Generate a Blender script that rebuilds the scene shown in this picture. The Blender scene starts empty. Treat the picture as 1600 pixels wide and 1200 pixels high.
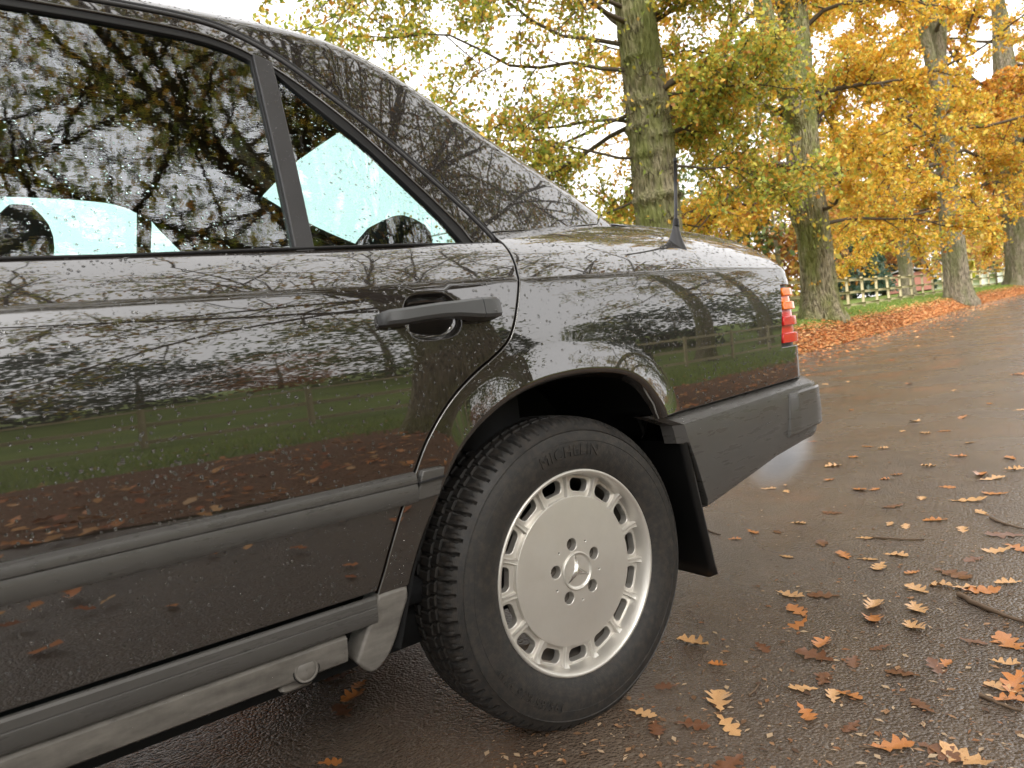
import bpy, bmesh, math, random
import numpy as np
from mathutils import Vector, Matrix
from mathutils.geometry import delaunay_2d_cdt
rng = np.random.default_rng(11)
random.seed(11)
SC = bpy.context.scene
COL = SC.collection
R = math.radians

# ------------------------------------------------------------------ camera
CAM_F = 1110.0 / 1600.0          # focal length over picture width
CAM_P = Vector((-0.9247, -1.9183, 0.7586))
YAW, PITCH, ROLL = 0.63868, -0.042245, -0.118587
fw = Vector((math.sin(YAW)*math.cos(PITCH), math.cos(YAW)*math.cos(PITCH), math.sin(PITCH)))
r0 = fw.cross(Vector((0, 0, 1))).normalized(); u0 = r0.cross(fw)
rt = math.cos(ROLL)*r0 + math.sin(ROLL)*u0
up = -math.sin(ROLL)*r0 + math.cos(ROLL)*u0
cd = bpy.data.cameras.new('camera'); cam = bpy.data.objects.new('camera', cd); COL.objects.link(cam)
cam.matrix_world = Matrix(((rt.x, up.x, -fw.x, CAM_P.x), (rt.y, up.y, -fw.y, CAM_P.y), (rt.z, up.z, -fw.z, CAM_P.z), (0, 0, 0, 1)))
cd.sensor_width = 36.0; cd.lens = 36.0*CAM_F; cd.clip_start = 0.02; cd.clip_end = 3000
cd.dof.use_dof = True; cd.dof.focus_distance = 1.75; cd.dof.aperture_fstop = 7.0
SC.camera = cam

# ------------------------------------------------------------------ sky, sun, exposure
SUN_EL, SUN_AZ = R(42), R(200)    # overcast: weak, very soft sun, high behind the camera side
w = bpy.data.worlds.new('World'); SC.world = w; w.use_nodes = True
nt = w.node_tree; nt.nodes.clear()
sky = nt.nodes.new('ShaderNodeTexSky'); sky.sky_type = 'NISHITA'; sky.sun_disc = False
sky.sun_elevation = SUN_EL; sky.sun_rotation = SUN_AZ
sky.air_density = 1.0; sky.dust_density = 6.0; sky.ozone_density = 1.0
hs = nt.nodes.new('ShaderNodeHueSaturation'); hs.inputs['Saturation'].default_value = 0.12; hs.inputs['Value'].default_value = 1.0
bg = nt.nodes.new('ShaderNodeBackground'); bg.inputs['Strength'].default_value = 0.15
wo = nt.nodes.new('ShaderNodeOutputWorld')
# cloud cover: the overcast layer evens the clear sky out to a pale, faintly warm white
mx = nt.nodes.new('ShaderNodeMix'); mx.data_type = 'RGBA'; mx.inputs[0].default_value = 0.75
mx.inputs[7].default_value = (9.5, 9.3, 9.2, 1)
nt.links.new(sky.outputs[0], hs.inputs['Color']); nt.links.new(hs.outputs[0], mx.inputs[6])
nt.links.new(mx.outputs[2], bg.inputs['Color']); nt.links.new(bg.outputs[0], wo.inputs['Surface'])
sd = bpy.data.lights.new('sun', 'SUN'); sd.energy = 1.0; sd.angle = R(25); sd.color = (1.0, 0.95, 0.88)
so = bpy.data.objects.new('sun', sd); COL.objects.link(so)
so.rotation_euler = (R(90)-SUN_EL, 0, math.pi - SUN_AZ)
SC.view_settings.view_transform = 'Standard'; SC.view_settings.look = 'None'
SC.view_settings.exposure = 1.22; SC.view_settings.gamma = 1.0; SC.view_settings.use_curve_mapping = False
SC.cycles.max_bounces = 10; SC.cycles.transparent_max_bounces = 16; SC.cycles.transmission_bounces = 8
SC.cycles.glossy_bounces = 5; SC.cycles.diffuse_bounces = 3; SC.cycles.volume_bounces = 0
SC.cycles.use_denoising = True; SC.cycles.sample_clamp_indirect = 6.0

# ------------------------------------------------------------------ helpers
def link(o, parent=None):
    COL.objects.link(o)
    if parent is not None: o.parent = parent
    return o
def empty(name, loc=(0, 0, 0), parent=None):
    o = bpy.data.objects.new(name, None); o.location = loc; o.empty_display_size = .1
    return link(o, parent)
def tag(o, label=None, cat=None, group=None, kind=None):
    if label: o['label'] = label
    if cat: o['category'] = cat
    if group: o['group'] = group
    if kind: o['kind'] = kind
    return o
def mk(name, V, tris=None, quads=None, mat=None, parent=None, smooth=True, normals=None, col=None, mesh_only=False):
    V = np.asarray(V, np.float32).reshape(-1, 3)
    me = bpy.data.meshes.new(name)
    nt_ = 0 if tris is None else len(tris); nq = 0 if quads is None else len(quads)
    idx = []
    if nt_: idx.append(np.asarray(tris, np.int32).ravel())
    if nq: idx.append(np.asarray(quads, np.int32).ravel())
    idx = np.concatenate(idx) if idx else np.zeros(0, np.int32)
    tot = np.concatenate([np.full(nt_, 3, np.int32), np.full(nq, 4, np.int32)])
    st = np.concatenate([[0], np.cumsum(tot)[:-1]]).astype(np.int32) if len(tot) else tot
    me.vertices.add(len(V)); me.vertices.foreach_set('co', V.ravel())
    me.loops.add(len(idx)); me.loops.foreach_set('vertex_index', idx)
    me.polygons.add(len(tot)); me.polygons.foreach_set('loop_start', st); me.polygons.foreach_set('loop_total', tot)
    me.update(calc_edges=True); me.validate()
    if smooth: me.polygons.foreach_set('use_smooth', np.ones(len(me.polygons), bool))
    if col is not None:
        a = me.color_attributes.new('Col', 'FLOAT_COLOR', 'POINT')
        c = np.ones((len(V), 4), np.float32); c[:, :3] = col; a.data.foreach_set('color', c.ravel())
    if normals is not None and len(me.vertices) == len(V):
        me.normals_split_custom_set_from_vertices(np.asarray(normals, float).tolist())
    if mat: me.materials.append(mat)
    if mesh_only: return me
    return link(bpy.data.objects.new(name, me), parent)
def grid_quads(n, m, close_n=False, close_m=False, base=0):
    i = np.arange(n if close_n else n-1); j = np.arange(m if close_m else m-1)
    I, J = np.meshgrid(i, j, indexing='ij'); I2 = (I+1) % n; J2 = (J+1) % m
    return np.stack([I*m+J, I2*m+J, I2*m+J2, I*m+J2], -1).reshape(-1, 4)+base
def frames(P):
    T = np.gradient(P, axis=0); T /= np.linalg.norm(T, axis=1)[:, None]+1e-9
    ref = np.array([0, 0, 1.]) if abs(T[0, 2]) < .9 else np.array([1., 0, 0])
    A = np.cross(T, ref); A /= np.linalg.norm(A, axis=1)[:, None]+1e-9
    return T, A, np.cross(A, T)
def tube(P, rad, n=8, cap=False):
    P = np.asarray(P, float); rad = np.broadcast_to(np.asarray(rad, float), (len(P),))
    T, A, Bn = frames(P)
    a = np.linspace(0, 2*np.pi, n, endpoint=False)
    V = P[:, None]+rad[:, None, None]*(np.cos(a)[None, :, None]*A[:, None]+np.sin(a)[None, :, None]*Bn[:, None])
    Q = grid_quads(len(P), n, close_m=True)
    V = V.reshape(-1, 3)
    if cap:
        k = len(V); V = np.vstack([V, P[:1], P[-1:]])
        t1 = [(k, (i+1) % n, i) for i in range(n)]; b = (len(P)-1)*n
        t2 = [(k+1, b+i, b+(i+1) % n) for i in range(n)]
        return V, Q, np.array(t1+t2)
    return V, Q
class Acc:
    def __init__(s): s.V = []; s.Q = []; s.T = []; s.C = []; s.n = 0
    def add(s, V, Q=None, T=None, C=None):
        V = np.asarray(V, float).reshape(-1, 3)
        if Q is not None and len(Q): s.Q.append(np.asarray(Q)+s.n)
        if T is not None and len(T): s.T.append(np.asarray(T)+s.n)
        if C is not None: s.C.append(np.broadcast_to(np.asarray(C, float), (len(V), 3)))
        s.V.append(V); s.n += len(V)
    def build(s, name, mat, parent=None, smooth=True, mesh_only=False):
        return mk(name, np.vstack(s.V), np.vstack(s.T) if s.T else None, np.vstack(s.Q) if s.Q else None, mat, parent, smooth,
                  col=np.vstack(s.C) if s.C else None, mesh_only=mesh_only)
def box(acc, c, h, rot=None, bev=0.0, C=None):
    c = np.array(c, float); h = np.array(h, float)
    if bev <= 0:
        s = np.array([(x, y, z) for x in (-1, 1) for y in (-1, 1) for z in (-1, 1)], float)*h
        q = [(0, 1, 3, 2), (4, 6, 7, 5), (0, 4, 5, 1), (2, 3, 7, 6), (0, 2, 6, 4), (1, 5, 7, 3)]
        V = s
    else:
        V = []; q = []
        for ax in range(3):
            for sg in (-1, 1):
                o = [i for i in range(3) if i != ax]; b = len(V)
                for a_, b_ in ((-1, -1), (1, -1), (1, 1), (-1, 1)):
                    v = np.zeros(3); v[ax] = sg*h[ax]; v[o[0]] = a_*(h[o[0]]-bev); v[o[1]] = b_*(h[o[1]]-bev); V.append(v)
                q.append((b, b+1, b+2, b+3) if (sg > 0) == (ax != 1) else (b+3, b+2, b+1, b))
        V = np.array(V)
        def near(p):
            return int(np.argmin(np.abs(V-p).sum(1)))
        tris = []
        for ax in range(3):
            o = [i for i in range(3) if i != ax]
            for s1 in (-1, 1):
                for s2 in (-1, 1):
                    pts = []
                    for e in (-1, 1):
                        p = np.zeros(3); p[ax] = e*(h[ax]-bev); p[o[0]] = s1*h[o[0]]; p[o[1]] = s2*(h[o[1]]-bev); pts.append(near(p))
                        p = p.copy(); p[o[0]] = s1*(h[o[0]]-bev); p[o[1]] = s2*h[o[1]]; pts.append(near(p))
                    q.append((pts[0], pts[1], pts[3], pts[2]))
        for sx in (-1, 1):
            for sy in (-1, 1):
                for sz in (-1, 1):
                    sg = np.array([sx, sy, sz]); t = []
                    for ax in range(3):
                        p = sg*(h-bev); p[ax] = sg[ax]*h[ax]; t.append(near(p))
                    tris.append(t)
        V = V if rot is None else V@np.array(rot).T
        acc.add(V+c, q, tris, C); return
    V = V if rot is None else V@np.array(rot).T
    acc.add(V+c, q, None, C)
def rotz(a):
    c, s = math.cos(a), math.sin(a); return np.array([(c, -s, 0), (s, c, 0), (0, 0, 1.)])
def catmull(P, n=8):
    P = np.asarray(P, float); Q = np.vstack([2*P[0]-P[1], P, 2*P[-1]-P[-2]]); out = []
    for i in range(1, len(Q)-2):
        a, b, c, d = Q[i-1:i+3]
        for t in np.linspace(0, 1, n, endpoint=False):
            out.append(.5*((2*b)+(-a+c)*t+(2*a-5*b+4*c-d)*t*t+(-a+3*b-3*c+d)*t**3))
    out.append(P[-1]); return np.array(out)

# ------------------------------------------------------------------ materials
MATS = {}
def mat(name, col=(.5, .5, .5), rough=.5, metal=0., spec=.5, coat=0., coat_rough=.03, coat_ior=1.5, trans=0., ior=1.45, emis=None):
    m = bpy.data.materials.new(name); m.use_nodes = True; n = m.node_tree.nodes; b = n['Principled BSDF']
    b.inputs['Base Color'].default_value = (*col, 1); b.inputs['Roughness'].default_value = rough
    b.inputs['Metallic'].default_value = metal; b.inputs['Specular IOR Level'].default_value = spec
    b.inputs['Coat Weight'].default_value = coat; b.inputs['Coat Roughness'].default_value = coat_rough; b.inputs['Coat IOR'].default_value = coat_ior
    b.inputs['Transmission Weight'].default_value = trans; b.inputs['IOR'].default_value = ior
    MATS[name] = m; return m
class NT:
    def __init__(s, m): s.t = m.node_tree; s.b = s.t.nodes.get('Principled BSDF')
    def n(s, ty, **k):
        x = s.t.nodes.new('ShaderNode'+ty)
        for a, v in k.items():
            if hasattr(x, a): setattr(x, a, v)
        return x
    def l(s, a, b): s.t.links.new(a, b)
    def coord(s, scale=(1, 1, 1), kind='Object'):
        tc = s.n('TexCoord'); mp = s.n('Mapping'); mp.inputs['Scale'].default_value = scale
        s.l(tc.outputs[kind], mp.inputs['Vector']); return mp.outputs['Vector']
    def noise(s, vec, scale, detail=4, rough=.55, dist=0.):
        x = s.n('TexNoise'); x.inputs['Scale'].default_value = scale; x.inputs['Detail'].default_value = detail
        x.inputs['Roughness'].default_value = rough; x.inputs['Distortion'].default_value = dist
        s.l(vec, x.inputs['Vector']); return x.outputs['Fac']
    def voro(s, vec, scale, feature='F1'):
        x = s.n('TexVoronoi'); x.feature = feature; x.inputs['Scale'].default_value = scale; s.l(vec, x.inputs['Vector']); return x
    def ramp(s, fac, stops):
        x = s.n('ValToRGB'); e = x.color_ramp.elements
        while len(e) < len(stops): e.new(.5)
        for i, (p, c) in enumerate(stops):
            e[i].position = p; e[i].color = (*c, 1) if len(c) == 3 else c
        s.l(fac, x.inputs['Fac']); return x.outputs['Color']
    def math(s, op, a, b=0.):
        x = s.n('Math', operation=op)
        for i, v in enumerate((a, b)):
            if isinstance(v, (int, float)): x.inputs[i].default_value = v
            else: s.l(v, x.inputs[i])
        return x.outputs[0]
    def mix(s, f, a, b):
        x = s.n('Mix', data_type='RGBA')
        for i, v in ((0, f), (6, a), (7, b)):
            if isinstance(v, (int, float)): x.inputs[i].default_value = v
            elif isinstance(v, tuple): x.inputs[i].default_value = (*v, 1)
            else: s.l(v, x.inputs[i])
        return x.outputs[2]
    def bump(s, h, strength=.3, dist=.01, normal=None):
        x = s.n('Bump'); x.inputs['Strength'].default_value = strength; x.inputs['Distance'].default_value = dist
        s.l(h, x.inputs['Height'])
        if normal is not None: s.l(normal, x.inputs['Normal'])
        return x.outputs['Normal']
    def set(s, k, v): s.l(v, s.b.inputs[k])

# car paint: very dark warm metallic under clear coat, faint orange peel
m = mat('paint', (.010, .008, .007), .45, .0, .14, 1., .022, 2.0); k = NT(m)
v = k.coord()
fl = k.voro(v, 2600.)
k.set('Base Color', k.mix(k.math('MULTIPLY', fl.outputs['Color'], .3), (.0085, .0063, .0050), (.029, .022, .017)))
# film of road dirt low on the doors
sx = k.n('SeparateXYZ'); k.l(v, sx.inputs[0])
m = mat('rubber', (.012, .012, .013), .5, 0, .35)
m = mat('black_trim', (.035, .034, .036), .42, 0, .5); k = NT(m); v = k.coord()
k.set('Roughness', k.ramp(k.noise(v, 30, 4), [(.3, (.34, .34, .34)), (.75, (.55, .55, .55))]))
# grey textured plastic: bumper, rub strips, sill cladding, with water marks and dust
m = mat('grey_plastic', (.05, .049, .047), .42, 0, .5); k = NT(m); v = k.coord()
n1 = k.noise(v, 9, 5, .6); n2 = k.noise(k.coord((2, 2, 14)), 6, 4, .6)
k.set('Base Color', k.mix(k.math('MULTIPLY', n1, .6), (.050, .048, .046), (.095, .090, .083)))
k.set('Roughness', k.ramp(n2, [(.3, (.20, .20, .20)), (.7, (.44, .44, .44))]))
k.l(k.bump(k.noise(v, 900, 2), .06, .001), k.b.inputs['Normal'])
m = mat('dirty_plastic', (.09, .085, .078), .5, 0, .5); k = NT(m); v = k.coord()
n1 = k.noise(k.coord((3, 3, 10)), 5, 6, .65); n3 = k.noise(v, 60, 4)
k.set('Base Color', k.mix(k.ramp(n1, [(.22, (0, 0, 0)), (.78, (1, 1, 1))]), k.mix(k.noise(k.coord((6, 6, 1.2)), 30, 4), (.040, .037, .034), (.085, .078, .070)), (.175, .162, .145)))
k.set('Roughness', k.ramp(n3, [(.35, (.28, .28, .28)), (.7, (.6, .6, .6))]))
m = mat('underbody', (.008, .008, .008), .8, 0, .2)
m = mat('interior', (.012, .012, .013), .8, 0, .25); k = NT(m)
k.l(k.bump(k.noise(k.coord(), 220, 3), .3, .002), k.b.inputs['Normal'])
m = mat('headliner', (.035, .034, .036), .9, 0, .1)
# tyre
m = mat('tyre_rubber', (.020, .019, .018), .62, 0, .45); k = NT(m); v = k.coord()
n1 = k.noise(v, 14, 5, .6); n2 = k.noise(v, 140, 3, .6)
sx = k.n('SeparateXYZ'); k.l(v, sx.inputs[0]); rr = k.math('SQRT', k.math('ADD', k.math('MULTIPLY', sx.outputs[0], sx.outputs[0]), k.math('MULTIPLY', sx.outputs[2], sx.outputs[2])))
n3 = k.noise(v, 75, 5, .7)
k.set('Base Color', k.mix(k.ramp(n3, [(.42, (0, 0, 0)), (.75, (.8, .8, .8))]), (.017, .0165, .016), (.050, .040, .032)))
k.set('Roughness', k.ramp(n1, [(.3, (.42, .42, .42)), (.7, (.72, .72, .72))]))
rg = k.math('SINE', k.math('MULTIPLY', rr, 2600.))
k.l(k.bump(k.math('ADD', n2, k.math('MULTIPLY', rg, .22)), .22, .002), k.b.inputs['Normal'])
m = mat('wheel_silver', (.62, .60, .56), .34, .75, .5); k = NT(m); v = k.coord()
n1 = k.noise(v, 12, 5, .6); n2 = k.voro(v, 900.)
k.set('Base Color', k.mix(k.math('MULTIPLY', n1, .55), (.67, .65, .61), (.44, .41, .37)))
k.set('Roughness', k.ramp(n1, [(.3, (.33, .33, .33)), (.7, (.50, .50, .50))]))
m = mat('wheel_dark', (.16, .14, .12), .5, .5); 
m = mat('brake_metal', (.10, .085, .07), .55, .6)
m = mat('chrome', (.75, .73, .70), .18, 1.0)
# tail lamp lenses
m = mat('lens_amber', (.95, .20, .008), .2, 0, .5, .5, .02); NT(m).b.inputs['Subsurface Weight'].default_value = .0
m = mat('lens_red', (.62, .010, .012), .2, 0, .5, .5, .02)
# glass: thin sheets, tinted green, with fresnel reflection
def sheet_glass(name, tint, ior):
    m = bpy.data.materials.new(name); m.use_nodes = True; t = m.node_tree; t.nodes.clear(); k = NT(m)
    tr = k.n('BsdfTransparent'); tr.inputs[0].default_value = (*tint, 1)
    gl = k.n('BsdfGlossy'); gl.inputs['Roughness'].default_value = .004; gl.inputs['Color'].default_value = (.93, .97, 1, 1)
    ge = k.n('NewGeometry'); dt = k.n('VectorMath', operation='DOT_PRODUCT'); k.l(ge.outputs['Normal'], dt.inputs[0]); k.l(ge.outputs['Incoming'], dt.inputs[1])
    cs = k.math('SUBTRACT', 1.0, k.math('ABSOLUTE', dt.outputs['Value'])); f0 = ((ior-1)/(ior+1))**2      # Schlick fresnel, same from both faces of the pane
    frv = k.math('ADD', k.math('MULTIPLY', k.math('POWER', cs, 5.0), 1-f0), f0)
    v = k.coord(); wv = k.noise(v, 3.0, 2, .4)
    nb = k.bump(wv, .012, .01)
    wat = k.noise(k.coord((1, 1, 3.2)), 34, 3, .6)           # water film: wavy smear on the pane
    nb2 = k.bump(wat, .006, .01, nb)
    k.l(nb2, gl.inputs['Normal']); 
    mxs = k.n('MixShader'); k.l(frv, mxs.inputs[0]); k.l(tr.outputs[0], mxs.inputs[1]); k.l(gl.outputs[0], mxs.inputs[2])
    out = k.n('OutputMaterial'); k.l(mxs.outputs[0], out.inputs['Surface']); MATS[name] = m; return m
sheet_glass('glass', (.63, .785, .76), 2.5)
m = mat('water', (1, 1, 1), 0.0, 0, .5, trans=1., ior=1.33)
# road: worn wet tarmac, brown leaf-stained, aggregate relief
m = mat('asphalt', (.04, .034, .03), .35, 0, .5); k = NT(m); v = k.coord()
st = k.voro(v, 150.); st2 = k.voro(v, 70.)
big = k.noise(v, .9, 5, .6); mid = k.noise(v, 6, 5, .6); fine = k.noise(v, 240, 3, .6)
c = k.mix(k.ramp(big, [(.30, (0, 0, 0)), (.72, (1, 1, 1))]), (.054, .039, .030), (.104, .078, .058))
c = k.mix(k.ramp(mid, [(.45, (0, 0, 0)), (.75, (.7, .7, .7))]), c, (.120, .088, .062))
c = k.mix(k.ramp(st.outputs['Color'], [(.72, (0, 0, 0)), (.95, (.55, .55, .55))]), c, (.16, .135, .11))
c = k.mix(k.ramp(fine, [(.66, (0, 0, 0)), (.76, (.8, .8, .8))]), c, (.30, .24, .18))
k.set('Base Color', c)
wet = k.noise(v, 1.3, 4, .6)
k.set('Roughness', k.ramp(wet, [(.35, (.09, .09, .09)), (.62, (.36, .36, .36))]))
h = k.math('ADD', k.math('MULTIPLY', st.outputs['Distance'], -1.0), k.math('MULTIPLY', st2.outputs['Distance'], -.6))
h = k.math('ADD', h, k.math('MULTIPLY', fine, .35))
k.l(k.bump(h, .55, .006), k.b.inputs['Normal'])
# grass ground with bare and leafy patches
m = mat('turf', (.06, .1, .02), .8, 0, .3); k = NT(m); v = k.coord()
a = k.noise(v, .35, 5, .6); b_ = k.noise(v, 6, 5, .65); c_ = k.noise(v, 60, 3)
c = k.mix(k.ramp(a, [(.3, (0, 0, 0)), (.7, (1, 1, 1))]), (.12, .19, .032), (.21, .28, .05))
c = k.mix(k.ramp(b_, [(.5, (0, 0, 0)), (.78, (.7, .7, .7))]), c, (.17, .135, .05))
k.set('Base Color', c); k.l(k.bump(k.math('ADD', b_, c_), .8, .08), k.b.inputs['Normal'])
m = mat('verge_soil', (.10, .055, .03), .8, 0, .3); k = NT(m); v = k.coord()
a = k.noise(v, 9, 5, .7); k.set('Base Color', k.mix(a, (.075, .038, .02), (.23, .105, .045)))
k.l(k.bump(k.noise(v, 22, 4), 1., .05), k.b.inputs['Normal'])
# bark
def bark(name, c1, c2, moss):
    m = mat(name, c1, .85, 0, .2); k = NT(m); v = k.coord((1, 1, .22))
    rd = k.voro(k.coord((1, 1, .13)), 27., 'F1'); nz = k.noise(k.coord((1, 1, .3)), 14, 6, .65, .6)
    h = k.math('ADD', rd.outputs['Distance'], k.math('MULTIPLY', nz, .9))
    c = k.mix(k.ramp(h, [(.45, (0, 0, 0)), (1.0, (1, 1, 1))]), c1, c2)
    ms = k.noise(k.coord((1, 1, .5)), 1.6, 5, .6)
    c = k.mix(k.ramp(ms, [(.40, (0, 0, 0)), (.60, (.85, .85, .85))]), c, moss)
    k.set('Base Color', c); k.l(k.bump(h, 1.0, .09), k.b.inputs['Normal'])
bark('bark_near', (.042, .034, .022), (.33, .29, .19), (.20, .225, .065))
bark('bark_far', (.085, .068, .048), (.32, .275, .20), (.17, .175, .08))
m = mat('twig_bark', (.085, .068, .048), .85, 0, .2)
m = mat('moss', (.035, .05, .012), .95, 0, .1)
# leaves: colour comes from each leaf, light passes through the blade
def leafmat(name, rough=.5, trans=.42):
    m = bpy.data.materials.new(name); m.use_nodes = True; t = m.node_tree; t.nodes.clear(); k = NT(m)
    at = k.n('VertexColor', layer_name='Col')
    df = k.n('BsdfDiffuse'); tl = k.n('BsdfTranslucent'); k.l(at.outputs[0], df.inputs[0])
    k.l(at.outputs[0], tl.inputs[0])
    mxs = k.n('MixShader'); mxs.inputs[0].default_value = trans; k.l(df.outputs[0], mxs.inputs[1]); k.l(tl.outputs[0], mxs.inputs[2])
    gl = k.n('BsdfGlossy'); gl.inputs['Roughness'].default_value = rough; mx2 = k.n('MixShader'); mx2.inputs[0].default_value = .04
    k.l(mxs.outputs[0], mx2.inputs[1]); k.l(gl.outputs[0], mx2.inputs[2])
    out = k.n('OutputMaterial'); k.l(mx2.outputs[0], out.inputs['Surface']); MATS[name] = m
leafmat('leaf')
leafmat('litter', .35, .1)
def fallen(name, c1, c2, rough):
    m = mat(name, c1, rough, 0, .5); k = NT(m); v = k.coord()
    oi = k.n('ObjectInfo')
    mp = k.n('VectorMath', operation='ADD'); k.l(v, mp.inputs[0]); k.l(oi.outputs['Random'], mp.inputs[1])
    a = k.noise(mp.outputs[0], 38, 4, .65); b_ = k.noise(mp.outputs[0], 160, 3)
    c = k.mix(k.ramp(a, [(.38, (0, 0, 0)), (.68, (1, 1, 1))]), c1, c2)
    c = k.mix(k.ramp(b_, [(.62, (0, 0, 0)), (.74, (.8, .8, .8))]), c, (.09, .04, .015))
    k.set('Base Color', c); k.l(k.bump(a, .3, .002), k.b.inputs['Normal'])
fallen('leaf_tan', (.56, .34, .16), (.46, .23, .09), .34)
fallen('leaf_orange', (.46, .19, .055), (.34, .11, .03), .3)
fallen('leaf_brown', (.16, .065, .028), (.10, .042, .022), .3)
m = mat('twig', (.12, .08, .05), .7, 0, .3)
m = mat('fence_wood', (.2, .17, .09), .8, 0, .2); k = NT(m); v = k.coord((1, 1, 1))
k.set('Base Color', k.mix(k.noise(v, 5, 5), (.36, .33, .17), (.56, .48, .31)))
m = mat('shed_wall', (.30, .13, .09), .8); m = mat('shed_roof', (.45, .44, .46), .6)
m = mat('yellow_panel', (.80, .78, .10), .5); m = mat('pale_panel', (.75, .76, .72), .5)

# ------------------------------------------------------------------ lie of the land
# s runs along the road (away to the right), l across it; the road climbs gently and a bank rises on the far side
US = np.array([.973, .232]); UL = np.array([-.232, .973])
def softplus(x, k=3.): return np.where(x/k > 20, x, k*np.log1p(np.exp(np.minimum(x/k, 20))))
def far_edge(s): return 3.42-.004*np.maximum(0, s-35)**2*np.exp(-np.maximum(0, s-35)/60)
NEAR_EDGE = -3.3
def ground_sl(s, l):
    s = np.asarray(s, float); l = np.asarray(l, float)
    g = .018*softplus(s-18)-.018*softplus(s-95)
    d = l-far_edge(s)
    b = np.interp(d, [-50, -.05, 0, .3, .67, 1.3, 2.5, 8, 30, 90, 900], [0, 0, .01, .22, .47, .66, .74, .85, 1.4, 3.0, 14.])
    e = NEAR_EDGE-l
    nb = np.interp(e, [-50, 0, .5, 2.5, 5, 9, 20, 40, 120, 900], [0, 0, -.03, -.12, -.32, -.48, -.42, .35, 2.6, 20.])
    return g+b+nb
def ground(x, y):
    x = np.asarray(x, float); y = np.asarray(y, float)
    return ground_sl(x*US[0]+y*US[1], x*UL[0]+y*UL[1])
def xy(s, l): return s*US[0]+l*UL[0], s*US[1]+l*UL[1]
def strip(name, ss, ll, mt, dz=0., wob=None):
    S, L = np.meshgrid(ss, ll, indexing='ij')
    if wob is not None: L = wob(S, L)
    X, Y = xy(S, L); Z = ground_sl(S, L)+dz
    return mk(name, np.stack([X, Y, Z], -1).reshape(-1, 3), None, grid_quads(len(ss), len(ll))[:, ::-1], mt)
def spaced(a, b, n, p=1.): return a+(b-a)*np.linspace(0, 1, n)**p
ss = np.concatenate([-spaced(4, 900, 40, 2.2)[::-1], np.linspace(-3.5, 60, 128), spaced(61, 900, 50, 2.2)])
ll = np.concatenate([-spaced(5, 900, 40, 2.2)[::-1], np.linspace(-4.6, 9, 137), spaced(9.3, 900, 44, 2.2)])
tag(strip('ground', ss, ll, MATS['turf'], -.012), kind='structure')
ssr = np.concatenate([-spaced(4, 150, 30, 1.8)[::-1], np.linspace(-3.5, 60, 128), spaced(61, 250, 40, 1.8)])
lt = np.linspace(0, 1, 60)
def road_w(S, L):
    e = far_edge(S)+.05*np.sin(S*1.7)+.035*np.sin(S*4.3+1); n = NEAR_EDGE+.05*np.sin(S*1.3+2)
    return n+(e-n)*L
tag(strip('road', ssr, lt, MATS['asphalt'], 0., road_w), kind='structure')
tag(strip('verge', np.linspace(-40, 120, 320), np.linspace(0, 1, 18), MATS['verge_soil'], .008,
          lambda S, L: far_edge(S)+.02+.04*np.sin(S*2.1)+L*(.75+.12*np.sin(S*.9)+.08*np.sin(S*3.1))), kind='structure')
tag(strip('near_verge', np.linspace(-40, 120, 300), np.linspace(0, 1, 16), MATS['verge_soil'], .006,
          lambda S, L: NEAR_EDGE-.02-L*(5.5+.5*np.sin(S*.7)+.2*np.sin(S*2.3))), kind='structure')

# ------------------------------------------------------------------ leaf litter and grass on the verges
def litter(name, n, sfun, lfun, size, pal, seed, tilt=.5, lift=.012, label=None, cat=None):
    g = np.random.default_rng(seed)
    s = sfun(g, n); l = lfun(g, n, s); X, Y = xy(s, l); Z = ground_sl(s, l)+lift+g.random(n)*.03
    L = size*(.6+.8*g.random(n)); a = g.random(n)*2*np.pi
    d = np.stack([np.cos(a), np.sin(a), tilt*(g.random(n)-.5)], -1); d /= np.linalg.norm(d, axis=1)[:, None]
    nn = np.stack([tilt*(g.random(n)-.5), tilt*(g.random(n)-.5)-.2, np.ones(n)], -1)
    t = np.cross(nn, d); t /= np.linalg.norm(t, axis=1)[:, None]; q = np.cross(d, t)
    c = np.stack([X, Y, Z], -1)
    prof = [(-.5, 0, 0), (-.1, -.30, .10), (.1, -.18, .06), (.25, -.27, .12), (.5, 0, .1), (.25, .27, .12), (.1, .18, .06), (-.1, .30, .10)]
    V = np.stack([c+L[:, None]*(p[0]*d+p[1]*t+(p[2]*g.random(n)[:, None]*1.6)*q) for p in prof], 1)
    b = np.arange(n)[:, None]*8
    T = np.concatenate([b+np.array(k) for k in ([0, 1, 7], [1, 2, 7], [2, 6, 7], [2, 3, 6], [3, 5, 6], [3, 4, 5])], 0)
    pal = np.array(pal); C = pal[g.integers(0, len(pal), n)]*(.65+.6*g.random((n, 1)))
    o = mk(name, V.reshape(-1, 3), T, None, MATS['litter'], None, False, col=np.repeat(C, 8, 0))
    return tag(o, label, cat, None, 'stuff')
PAL_L = [(.60, .25, .09), (.52, .19, .065), (.66, .34, .13), (.42, .14, .055), (.62, .28, .12), (.70, .42, .20)]
litter('leaf_litter', 30000, lambda g, n: -9+79*g.random(n)**1.15, lambda g, n, s: far_edge(s)-.06+.95*np.abs(g.normal(.32, .36, n)).clip(0, 1.6), .10, PAL_L, 3,
       label='thick band of orange brown fallen leaves along the far road edge', cat='leaf litter')
litter('leaf_scatter', 2900, lambda g, n: -6+58*g.random(n), lambda g, n, s: far_edge(s)-.1-np.abs(g.normal(0, .9, n)), .075, PAL_L, 8, .3, .004,
       label='small leaves scattered thinly along the far edge of the road', cat='leaf litter')
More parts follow.
